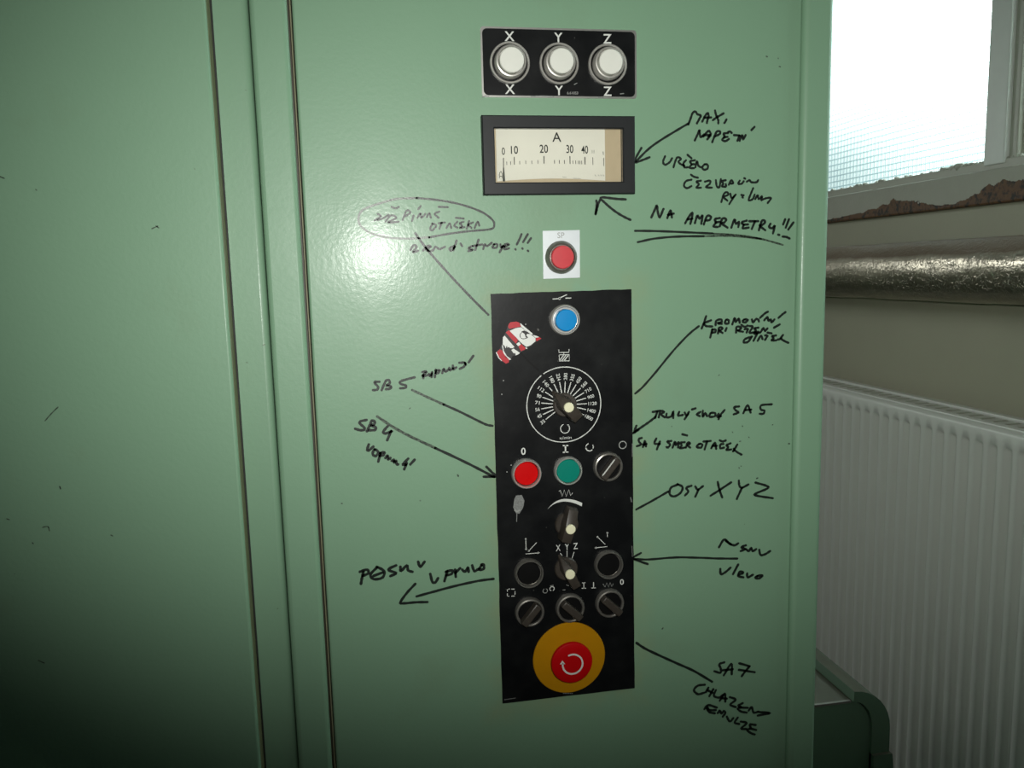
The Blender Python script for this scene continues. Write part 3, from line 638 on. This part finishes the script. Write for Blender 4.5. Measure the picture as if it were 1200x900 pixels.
for nm, p in (('X', (597.2, 74)), ('Y', (654.8, 75)), ('Z', (711.6, 76))):
    c = U(*p, yP)
    prof = [(.0181, 0), (.0181, .0022), (.0175, .003), (.0168, .003), (.0161, .0022), (.0161, .0006), (.0143, .0006), (.0140, .0075), (.0133, .0088), (.0122, .0090), (.0118, .0082), (.0118, .004), (.0005, .004)]
    push_button(axp, c, 'white button between the two letters ' + nm, 'white_cap', 'steel', hcap=.0125, rcap=.0109, prof=prof, groove_shade=(.0141, .0160))

# --- ammeter
am = thing('ammeter', U(654, 230), 'black framed ammeter with a cream scale from 0 to 40 marked A', 'meter')
H = .008
a, b, c2, d2 = U(564.5, 134.5, -H), U(744.5, 136, -H), U(744.5, 227, -H), U(567, 228.5, -H)
x0, x1, z1, z0 = (a.x + d2.x) / 2, (b.x + c2.x) / 2, (a.z + b.z) / 2, (c2.z + d2.z) / 2
a, b, c2, d2 = U(579.5, 149.5, -H), U(730.5, 151, -H), U(730, 213, -H), U(581, 213.5, -H)
ix0, ix1, iz1, iz0 = (a.x + d2.x) / 2, (b.x + c2.x) / 2, (a.z + b.z) / 2, (c2.z + d2.z) / 2
def ring4(ro, ri, y0, y1, m, mb, bev):
    (ox0, ox1, oz0, oz1), (jx0, jx1, jz0, jz1) = ro, ri
    o0 = [(ox0, oz0), (ox1, oz0), (ox1, oz1), (ox0, oz1)]; i0 = [(jx0, jz0), (jx1, jz0), (jx1, jz1), (jx0, jz1)]
    sgn = [(1, 1), (-1, 1), (-1, -1), (1, -1)]
    rows = [[(x, y0, z) for x, z in o0], [(x, y1 + bev, z) for x, z in o0], [(x + bev * s_, y1, z + bev * t_) for (x, z), (s_, t_) in zip(o0, sgn)],
            [(x - bev * s_, y1, z - bev * t_) for (x, z), (s_, t_) in zip(i0, sgn)], [(x, y1 + bev, z) for x, z in i0], [(x, y0, z) for x, z in i0]]
    vs = sum(rows, []); fs = []
    for r in range(5):
        for k in range(4): fs.append([r * 4 + k, r * 4 + (k + 1) % 4, r * 4 + 4 + (k + 1) % 4, r * 4 + 4 + k])
    mb.add(vs, fs, m)
mb = MB(); ring4((x0, x1, z0, z1), (ix0, ix1, iz0, iz1), 0, -H, 'frameblack', mb, .0009); mb.build('frame', am)
yd = -.0016
mb = MB(); mb.poly([(ix0 - .001, iz0 - .001), (ix1 + .001, iz0 - .001), (ix1 + .001, iz1 + .001), (ix0 - .001, iz1 + .001)], 0, -yd - .0006, 'dialtan')
xc1 = U(709, 180, yd).x; n = 24
card = [(ix0 + .0022, iz1 + .0005), (xc1, iz1 + .0005)] + [(xc1 + (ix0 + .0022 - xc1) * k / n, iz0 + .0016 + .0022 * math.sin(PI * k / n)) for k in range(n + 1)]
mb.poly(card, yd + .0006, .0006, 'dial')
D = lambda a, b: xz(U(570 + a / 7.06, 140 + b / 7.06, yd))
mb.text('A', D(582, 146), .0085, yd, 'ink', bold=.005)
for s_, a, b, hh, ww in (('0', 140, 263, .0066, .0030), ('10', 232, 252, .0072, .0066), ('20', 475, 243, .0074, .0078), ('30', 690, 245, .0074, .0066), ('40', 813, 250, .0074, .0064)):
    mb.text(s_, D(a, b), hh, yd, 'ink', wd=ww, bold=.012)
for a in (875, 890): mb.stroke([D(a, 255), D(a, 278)], .0006, yd, 'print_dim', .00008)
mb.stroke([D(965, 268), D(968, 290)], .0009, yd, 'print_dim', .00008)
for a, t0, t1, ww in ((168, 350, 375, .0005), (200, 348, 374, .0005), (230, 312, 372, .0007), (275, 345, 370, .0005), (325, 342, 368, .0005), (375, 342, 367, .0005), (425, 338, 366, .0005), (476, 305, 364, .0008), (563, 338, 364, .0006), (603, 338, 364, .0006), (645, 338, 365, .0006), (691, 306, 365, .0008), (715, 342, 366, .0005), (738, 342, 367, .0005), (760, 343, 368, .0005), (773, 343, 369, .0005), (788, 343, 369, .0005), (815, 313, 370, .0008), (880, 315, 374, .0005), (970, 320, 384, .0005)):
    mb.stroke([D(a, t0), D(a + 1, t1)], ww, yd, 'ink', .00008)
mb.stroke([D(108, 485), D(108, 450), D(120, 430), D(130, 452), D(130, 485)], .0005, yd, 'ink', .00008); mb.stroke([D(112, 470), D(128, 470)], .0005, yd, 'ink', .00008)
mb.stroke([D(630, 476), D(660, 478)], .0004, yd, 'print_dim', .00008); mb.stroke([D(720, 486), D(780, 490)], .0004, yd, 'print_dim', .00008)
for a in (898, 925, 945, 965): mb.stroke([D(a, 458), D(a + 8, 468)], .0005, yd, 'print_dim', .00008)
mb.build('scale_plate', am)
mb = MB(); mb.stroke([D(139, 322), D(140, 400)], .0007, yd - .0012, 'ink', .0004, smooth=False); mb.stroke([D(140, 400), D(143, 505)], .0017, yd - .0012, 'ink', .0004, smooth=False, taper=(.0009, .0022))
mb.build('needle', am)
MB().box(ix0 + .0001, ix1 - .0001, -.0056, -.0046, iz0 + .0001, iz1 - .0001, 'clear').build('glass_window', am)

# --- single SP button on a silver label
spb = thing('pushbutton_plate', U(657, 327), 'small silver label plate lettered SP with a single faded red button', 'push button')
a, b, c2, d2 = U(636, 270.5), U(679.5, 269.5), U(679.5, 326), U(636, 326.5)
x0, x1, z1, z0 = (a.x + d2.x) / 2, (b.x + c2.x) / 2, (a.z + b.z) / 2, (c2.z + d2.z) / 2
mb = MB(); mb.poly([(x0, z0), (x1 - .0004, z0 + .0003), (x1, z1), (x0 + .0003, z1 - .0002)], 0, .0008, 'foil')
mb.text('SP', xz(U(657.3, 275.7, -.0008)), .0052, -.0008, 'print_dim', wd=.0066)
mb.build('label_plate', spb)
push_button(spb, U(657.2, 301.6, -.0008), 'round red button in a dark steel collar', 'pink_red', 'dull_steel', hcap=.0085, rcap=.0106,
            prof=[(.0152, 0), (.0152, .0018), (.0146, .0026), (.0131, .0066), (.0126, .007), (.0119, .0066), (.0116, .003), (.0005, .003)])

# --- main control panel
cpn = thing('control_panel', U(665, 815), 'tall black control panel with knobs, coloured buttons and a yellow ringed emergency stop', 'control panel')
TP = .0016
tl, tr_, br_, bl_ = U(575, 344.5, -TP), U(740, 338.8, -TP), U(743.8, 806.5, -TP), U(589, 824.5, -TP)
edge = []
def side(p, q, n, jit):
    for k in range(n):
        t_ = k / n; v = p.lerp(q, t_); edge.append((v.x + (random.uniform(-jit, jit) if k else 0), v.z + (random.uniform(-jit, jit) if k else 0)))
side(tl, tr_, 14, .00035); side(tr_, br_, 20, .00025); side(br_, bl_, 12, .0002); side(bl_, tl, 20, .00035)
yC = -TP
mb = MB(); mb.poly(edge, 0, TP, 'panel')
def L(pts, wd, m='print', ox=0, oy=0, k=1, smooth=False): mb.stroke(px_poly(pts, ox, oy, k, yC), wd, yC, m, .0001, smooth)
def dot(p, r, m='print'): q_ = xz(U(*p, yC)); mb.poly(arc(q_, r, 0, 345, 12), yC, .0001, m)
# switch symbol over the blue button
L([(780, 154), (845, 150)], .0008, ox=570, oy=335, k=10); L([(866, 138), (940, 104)], .0008, ox=570, oy=335, k=10); L([(930, 144), (990, 142)], .0009, ox=570, oy=335, k=10)
mb.stroke(arc(xz(U(655.8, 349.8, yC)), .001, 0, 360, 12), .0005, yC, 'print', .0001)
# spindle symbol over the dial
L([(848, 750), (850, 781), (966, 779), (968, 745)], .0007, ox=570, oy=335, k=10); L([(907, 785), (907, 803)], .0006, ox=570, oy=335, k=10)
L([(852, 808), (970, 806), (972, 878), (854, 880), (852, 808)], .0007, ox=570, oy=335, k=10)
for s_ in (0, 28, 56): L([(858 + s_, 872), (902 + s_, 815)], .0009, ox=570, oy=335, k=10)
# O, I and rotation marks
mb.text('0', xz(U(613.3, 528.8, yC)), .0070, yC, 'print', wd=.0045, bold=.02)
L([(526, 92), (565, 90)], .0012, ox=590, oy=510, k=7.5); L([(545, 92), (545, 148)], .0014, ox=590, oy=510, k=7.5); L([(526, 150), (566, 148)], .0012, ox=590, oy=510, k=7.5)
cc = xz(U(690.9, 524, yC))
mb.stroke(arc(cc, .0037, 110, 165), .0008, yC, 'print', .0001); mb.stroke(arc(cc, .0037, 190, 310), .0010, yC, 'print', .0001); mb.stroke(arc(cc, .0037, -20, 30), .0008, yC, 'print', .0001)
mb.stroke(arc(xz(U(729.7, 521.4, yC)), .0036, 0, 360), .0009, yC, 'print_dim', .0001)
# feed wave and tapering arc
L([(488, 492), (500, 484), (515, 540), (535, 480), (550, 540), (575, 478), (590, 532), (606, 508)], .0006, ox=590, oy=510, k=7.5)
ap = [(390, 645, 5), (440, 602, 14), (500, 576, 20), (560, 572, 24), (625, 584, 27), (690, 610, 30)]
up_ = [(x, y - w_ / 2) for x, y, w_ in ap]; dn_ = [(x - 3, y + w_ / 2) for x, y, w_ in ap]
up_d = []; dn_d = []
for k in range(25):
    t_ = k / 24 * 5; i = min(int(t_), 4); f = t_ - i
    e = [ap[max(i - 1, 0)], ap[i], ap[i + 1], ap[min(i + 2, 5)]]
    cr3 = [0.5 * (2 * e[1][j] + (e[2][j] - e[0][j]) * f + (2 * e[0][j] - 5 * e[1][j] + 4 * e[2][j] - e[3][j]) * f * f + (-e[0][j] + 3 * e[1][j] - 3 * e[2][j] + e[3][j]) * f ** 3) for j in range(3)]
    up_d.append((cr3[0] + 2, cr3[1] - cr3[2] / 2)); dn_d.append((cr3[0] - 2, cr3[1] + cr3[2] / 2))
for k in range(24): mb.poly(px_poly([up_d[k], up_d[k + 1], dn_d[k + 1], dn_d[k]], 590, 510, 7.5, yC), yC, .0001, 'print')
# X Y Z with ticks
for ch, a in (('X', 478), ('Y', 550), ('Z', 619)):
    mb.text(ch, xz(U(585 + a / 6.92, 610 + (222 if ch == 'X' else 214 if ch == 'Y' else 207) / 6.92, yC)), .0062, yC, 'print', wd=.0044, bold=.008)
L([(497, 266), (510, 284)], .0006, ox=585, oy=610, k=6.92); L([(550, 248), (550, 292)], .0006, ox=585, oy=610, k=6.92); L([(607, 256), (588, 312)], .0006, ox=585, oy=610, k=6.92)
# axis arrows
for pts in ([(215, 150), (218, 234)], [(302, 180), (236, 250)], [(216, 271), (328, 261)], [(875, 98), (878, 130)], [(797, 132), (858, 192)], [(775, 222), (874, 211)]):
    L(pts, .0006, ox=585, oy=610, k=6.92)
for a, b in ((215, 150), (218, 232), (242, 244), (315, 262), (877, 100), (797, 133), (785, 221)): dot((585 + a / 6.92, 610 + b / 6.92), .0009)
# marks over the lower selectors
for st in ([(66, 560), (66, 575)], [(66, 592), (66, 612), (80, 613)], [(100, 613), (124, 612)], [(128, 600), (128, 575)], [(122, 556), (100, 556)], [(85, 555), (75, 556)]): L(st, .0007, 'print', 585, 610, 6.92)
mb.stroke(arc(xz(U(585 + 373 / 6.92, 610 + 570 / 6.92, yC)), .0022, 120, 420), .0006, yC, 'print_dim', .0001)
mb.stroke(arc(xz(U(585 + 428 / 6.92, 610 + 553 / 6.92, yC)), .0022, -60, 240), .0007, yC, 'print', .0001); L([(415, 530), (440, 525)], .0006, 'print_dim', 585, 610, 6.92)
L([(545, 520), (560, 530), (570, 518)], .0005, 'print_dim', 585, 610, 6.92); L([(515, 563), (535, 562)], .0006, 'print_dim', 585, 610, 6.92)
for a, b, top in ((686, 527, True), (765, 524, False)):
    L([(a, b - 22), (a, b + 22)], .0008, 'print', 585, 610, 6.92); L([(a - 15, b + 23), (a + 15, b + 22)], .0007, 'print', 585, 610, 6.92)
    if top: L([(a - 12, b - 22), (a + 12, b - 23)], .0007, 'print', 585, 610, 6.92)
L([(842, 515), (858, 538), (872, 505), (886, 540), (900, 503), (912, 535), (926, 512)], .0005, 'print_dim', 585, 610, 6.92)
mb.text('0', xz(U(585 + 995 / 6.92, 610 + 498 / 6.92, yC)), .0058, yC, 'print', wd=.0040, bold=.01)
for k in range(6): L([(640 + k * 18 - 0, 834), (650 + k * 18, 832)], .0005, 'print_dim', 620 - 640 / 9 + 40, 720, 9)
# worn spots
mb.poly(px_poly([(112, 530), (160, 525), (184, 575), (178, 620), (165, 650), (140, 690), (110, 685), (85, 635), (95, 560)], 590, 510, 7.5, yC), yC, .00008, 'scrape')
L([(118, 690), (116, 758)], .0008, 'scrape', 590, 510, 7.5)
L([(100, 660), (118, 672), (140, 660)], .0014, 'print_dim', 590, 510, 7.5)
for a, b in ((599, 545), (594, 553), (711, 624), (590, 446), (588, 462), (616, 380)): dot((a, b), .0006, 'print_dim')
L([(739, 583), (740, 588)], .0009, 'scrape'); L([(741, 520), (741, 535)], .0006, 'scrape'); L([(591, 820), (604, 818)], .0007, 'scrape'); L([(740.5, 640), (741, 652)], .0006, 'scrape')
# pen line continued over the lacquer
L([(609, 412), (620, 424), (631, 434)], .0018, 'black', smooth=True)
mb.build('plate', cpn)

# dial scale
mb = MB(); rc_ = U(661, 474.3, yC); R0 = .0362; cx, cz = rc_.x, rc_.z
mb.stroke(arc((cx, cz), R0, 127, 482, 90), .0009, yC, 'print', .0001, smooth=False)
nums = '35 45 56 71 90 112 140 180 224 280 355 450 560 710 900 1120 1400 1800'.split()
for i, s_ in enumerate(nums):
    an = 216 - 245.5 / 17 * i; ra = math.radians(an); ux, uz = math.cos(ra), math.sin(ra)
    mb.stroke([(cx + ux * R0 * .27, cz + uz * R0 * .27), (cx + ux * R0 * .61, cz + uz * R0 * .61)], .0009, yC, 'print', .0001)
    rt = ra + (PI if 90 < an < 270 else 0); ln = (.0022 * len(s_) if len(s_) < 4 else .0083)
    rr = R0 * .66 + ln / 2
    mb.text(s_, (cx + ux * rr, cz + uz * rr), .0034, yC, 'print', wd=ln, rot=rt, bold=.012)
c3 = (cx + .0006, cz - R0 * .64)
mb.stroke(arc(c3, .0044, 115, 400, 26), .0008, yC, 'print', .0001); mb.stroke([(c3[0] + .0022, c3[1] + .0034), (c3[0] + .0036, c3[1] + .0036), (c3[0] + .0034, c3[1] + .0020)], .0006, yC, 'print', .0001, False)
mb.text('x/min', (cx + .0008, cz - R0 * .885), .0030, yC, 'print', wd=.0120, bold=-.004)
lab(mb.build('dial_scale', cpn), 'white speed scale from 35 to 1800')
pointer_knob(cpn, U(661.3, 474.0, yC), 'pointer knob in the middle of the round speed scale', math.radians(131))
pointer_knob(cpn, U(663.4, 613.8, yC), 'pointer knob below the tapered white arc', math.radians(74), tw=.0052, th=.0125, wm=.0068, L2=.015)
pointer_knob(cpn, U(662.9, 665.6, yC), 'pointer knob below the letters X Y Z', math.radians(116), L1=.0165, L2=.0175, wm=.0062)
push_button(cpn, U(661.4, 374.8, yC), 'blue push button near the top', 'blue', hcap=.0085, rcap=.0102, hc=.005)
push_button(cpn, U(616.5, 554.5, yC), 'red push button below the 0', 'red', hcap=.0026, rcap=.0113, groove_shade=(.0112, .0121))
push_button(cpn, U(665.2, 551.2, yC), 'green push button below the I', 'teal', ro=.0140, ri=.0120, hc=.0055, hcap=.0040, rcap=.0114)
push_button(cpn, U(619.4, 671.0, yC), 'black push button at the left', 'black', 'dull_steel', hcap=.0028, rcap=.0113)
push_button(cpn, U(712.6, 660.8, yC), 'black push button at the right', 'black', 'dull_steel', hcap=.0028, rcap=.0113)
selector(cpn, U(711.8, 546.4, yC), 'selector switch beside the green button', math.radians(51), True)
selector(cpn, U(620.3, 716.3, yC), 'selector switch lower left', math.radians(50))
selector(cpn, U(667.6, 711.6, yC), 'selector switch lower middle', math.radians(-44))
selector(cpn, U(713.8, 706.0, yC), 'selector switch lower right', math.radians(-44))
ec = U(666.8, 770.2, yC)
mb = MB(); mb.lathe(ec, [(.0368, 0), (.0368, .0012), (.0362, .0019), (.0003, .0019)], 'yellow', 72)
es = mb.build('emergency_stop', cpn); es['label'] = 'red mushroom button on a yellow disc'
mb = MB(); mb.lathe(ec, [(.0125, .0018), (.0125, .006), (.0185, .0075), (.0206, .0090), (.0209, .0112), (.0203, .0126), (.0190, .0131), (.010, .0133), (.0003, .0134)], 'stop_red', 72)
mb.build('mushroom_button', es)
yM = ec.y - .0134; c4 = (ec.x + .0003, ec.z - .0008)
mb = MB(); mb.stroke(arc(c4, .0100, 112, -188, 40), .0017, yM, 'print', .00015)
mb.poly([(c4[0] - .0128, c4[1] + .0014), (c4[0] - .0074, c4[1] + .0010), (c4[0] - .0103, c4[1] + .0050)], yM, .00015, 'print')
lab(mb.build('turn_arrow', es), 'white turn arrow')

# --- sticker on the panel
ys = yC - .0002
st = MB(); ST = lambda pts, m, t=.0002, y=yC: st.poly(px_poly(pts, 575, 360, 11.25, y), y, t, m)
y2 = yC - .00012
ST([(150, 480), (165, 385), (205, 320), (225, 250), (260, 200), (340, 190), (390, 208), (560, 350), (670, 415), (600, 455), (480, 545), (400, 590), (385, 605), (335, 635), (290, 640), (265, 690), (245, 700), (200, 745), (130, 700), (65, 595), (120, 550)], 'sblack', .00012)
ST([(228, 262), (240, 220), (265, 198), (340, 190), (385, 207), (402, 256), (330, 268), (245, 286)], 'sred', .00012, y2)
ST([(250, 312), (330, 275), (402, 264), (545, 372), (592, 410), (590, 448), (530, 500), (470, 523), (400, 468), (350, 415)], 'swhite', .00012, y2)
ST([(380, 216), (395, 214), (552, 346), (548, 366), (520, 352), (405, 258)], 'swhite', .00012, y2)
ST([(552, 366), (598, 376), (648, 396), (590, 404)], 'swhite', .00012, y2)
ST([(198, 332), (240, 302), (362, 432), (334, 482), (285, 432)], 'sred', .00012, y2)
ST([(336, 484), (374, 458), (398, 490), (364, 514)], 'swhite', .00012, y2)
ST([(366, 516), (404, 486), (462, 540), (448, 560), (398, 580)], 'sred', .00012, y2)
ST([(470, 528), (486, 546), (466, 550), (452, 534)], 'swhite', .00012, y2)
ST([(594, 412), (640, 392), (668, 414), (602, 450)], 'sred', .00012, y2)
ST([(160, 398), (184, 374), (312, 524), (292, 540), (258, 540), (238, 522), (222, 536), (214, 500), (198, 542), (184, 512), (160, 492)], 'swhite', .00012, y2)
ST([(272, 562), (302, 545), (384, 602), (370, 618), (330, 636), (322, 602), (306, 608), (288, 592)], 'swhite', .00012, y2)
ST([(148, 500), (160, 500), (176, 578), (210, 640), (268, 686), (250, 698), (196, 652), (164, 596)], 'swhite', .00012, y2)
ST([(80, 590), (120, 553), (150, 570), (184, 628), (243, 690), (238, 728), (200, 744), (150, 706), (112, 662)], 'sred', .00012, y2)
ST([(66, 598), (80, 592), (112, 664), (150, 706), (138, 708), (104, 672)], 'swhite', .00012, y2)
y3 = y2 - .00012
st.stroke(px_poly([(432, 322), (396, 346), (388, 382), (404, 410), (440, 416), (486, 402)], 575, 360, 11.25, y3), .0006, y3, 'sblack', .0001)
ST([(404, 322), (440, 306), (486, 326), (526, 354), (480, 352), (470, 376), (496, 398), (462, 400), (448, 352)], 'sblack', .0001, y3)
sk = st.build('sticker', None, U(605, 400, yC)); sk['label'] = 'torn red and white sticker on the black panel below the blue button'; sk['category'] = 'sticker'

# ------------------------------------------------------------------ radiator
rd = thing('radiator', (1.11, .75, 0), 'white fluted panel radiator under the window at the right', 'radiator')
Y0, Y1, RXF, RXB, RTZ, RBZ = -.42, 1.75, 1.060, 1.165, 1.062, .16
zf1, zf0 = 1.034, .20
PIT = .03333; yref = W(972.9, 520, RXF).y
mb = MB(); vs = []; cols = []
yv = yref + 14 * PIT
prof = [(0, 0), (.20, 0), (.29, .25), (.38, .80), (.45, 1), (.66, 1), (.73, .80), (.82, .25), (.91, 0)]
ys_ = []
k = 0
while True:
    base = Y1 - .04 - k * PIT
    if base - PIT < Y0 + .04: break
    for u, d in prof: ys_.append((base - u * PIT + (yref - (Y1 - .04)) % PIT - PIT * .55, d))
    k += 1
ys_ = [(Y1, 0)] + [a for a in ys_ if Y0 + .02 < a[0] < Y1 - .02] + [(Y0, 0)]
rows = [(RTZ, 0, 0.012), (RTZ - .004, 0, .002), (RTZ - .008, 0, 0), (zf1, 0, 0), (zf1 - .004, .5, 0), (zf1 - .011, 1, 0), (zf0 + .011, 1, 0), (zf0 + .004, .5, 0), (zf0, 0, 0), (RBZ, 0, 0), (RBZ, 0, .012)]
for z, kf, back in rows:
    for y, d in ys_: vs.append((RXF + back + .0125 * d * kf, y, z))
n = len(ys_)
fs = [[r * n + c, r * n + c + 1, (r + 1) * n + c + 1, (r + 1) * n + c] for r in range(len(rows) - 1) for c in range(n - 1)]
mb.add(vs, fs, 'radiator'); mb.build('front_panel', rd, angle=60)
MB().box(RXB - .012, RXB, Y0, Y1, RBZ, RTZ + .002, 'radiator', .004).build('back_panel', rd)
mb = MB()
mb.box(RXF + .012, RXF + .02, Y0, Y1, RTZ - .012, RTZ + .003, 'radiator', .002)
mb.box(RXB - .034, RXB - .016, Y0, Y1, RTZ - .012, RTZ + .006, 'radiator', .002)
mb.box(RXF + .024, RXB - .038, Y0, Y1, RTZ - .012, RTZ + .002, 'radiator', .001)
yy = Y0 + .03
while yy < Y1 - .03:
    mb.box(RXF + .030, RXB - .046, yy, yy + .006, RTZ + .0015, RTZ + .0028, 'grille_dark'); yy += .03
mb.build('top_grille', rd)
for y in (Y0, Y1 - .004): MB().box(RXF + .012, RXB - .012, y, y + .004, RBZ + .01, RTZ - .004, 'radiator', .001).build('side_cover', rd)
for y in (.0, 1.35): MB().box(RXB, WX - .002, y, y + .04, .3, .9, 'radiator', .002).build('wall_bracket', rd)
for y in (.05, 1.4): MB().box(RXB - .07, RXB - .03, y, y + .03, 0, RBZ + .01, 'radiator', .002).build('foot', rd)

# ------------------------------------------------------------------ lagged pipe
PXC, PZC, PR = 1.125, 1.3315, .0605
mb = MB(); vs = []; n = 56; m_ = 220; yA, yB = -1.2, RY1
from mathutils import noise as mn
for j in range(m_ + 1):
    y = yA + (yB - yA) * j / m_
    for k in range(n):
        a = 2 * PI * k / n
        r = PR + .0016 * mn.noise(Vector((math.cos(a) * 2, y * 9, math.sin(a) * 2))) + .0008 * mn.noise(Vector((math.cos(a) * 6, y * 40, math.sin(a) * 6)))
        vs.append((PXC + r * math.cos(a), y, PZC + r * math.sin(a)))
fs = [[j * n + k, (j + 1) * n + k, (j + 1) * n + (k + 1) % n, j * n + (k + 1) % n] for j in range(m_) for k in range(n)]
fs += [list(range(n)), [m_ * n + k for k in range(n)][::-1]]
mb.add(vs, fs, 'foilpipe')
pp = thing('insulated_pipe', (PXC, .5, PZC - PR), 'thick foil wrapped pipe running along the wall below the window', 'pipe')
mb.build('pipe_lagging', pp)
for y in (-.6, .35, 1.5):
    mb = MB()
    mb.box(PXC, WX, y, y + .025, PZC - .012, PZC + .012, 'dull_steel')
    mb.build('wall_bracket', pp)

# ------------------------------------------------------------------ green machine housing behind the cabinet
gb = thing('machine_housing', (.58, .5, 0), 'low dark green machine housing with rounded edge between the cabinet and radiator', 'machine')
gy0, gy1, gz, gxl = .235, .95, .737, .47
def prism(pts, y0, y1, m, mb):
    n = len(pts); vs = [(x, y0, z) for x, z in pts] + [(x, y1, z) for x, z in pts]
    mb.add(vs, [list(range(n))[::-1], list(range(n, 2 * n))] + [[i, (i + 1) % n, (i + 1) % n + n, i + n] for i in range(n)], m)
def shoulder(x1, z1, rx, rz, n=8): return [(x1 - rx + rx * math.sin(PI / 2 * k / n), z1 - rz + rz * math.cos(PI / 2 * k / n)) for k in range(n + 1)]
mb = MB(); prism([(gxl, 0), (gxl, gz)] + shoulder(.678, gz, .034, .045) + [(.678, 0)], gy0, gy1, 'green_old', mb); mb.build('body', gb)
mb = MB(); mb.box(gxl, .646, gy0 - .001, gy0 + .003, gz - .002, gz + .0012, 'dull_steel'); lab(mb.build('edge_highlight', gb), 'highlight strip along front edge')  # lighter strip laid on as the highlight of the front edge
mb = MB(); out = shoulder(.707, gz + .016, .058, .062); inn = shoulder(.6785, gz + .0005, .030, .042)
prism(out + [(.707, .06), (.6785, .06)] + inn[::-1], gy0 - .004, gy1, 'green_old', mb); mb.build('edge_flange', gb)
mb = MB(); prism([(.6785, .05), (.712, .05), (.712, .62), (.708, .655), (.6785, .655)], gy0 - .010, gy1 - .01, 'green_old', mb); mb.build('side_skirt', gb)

for o in bpy.data.objects:
    if '_o' in o: del o['_o']
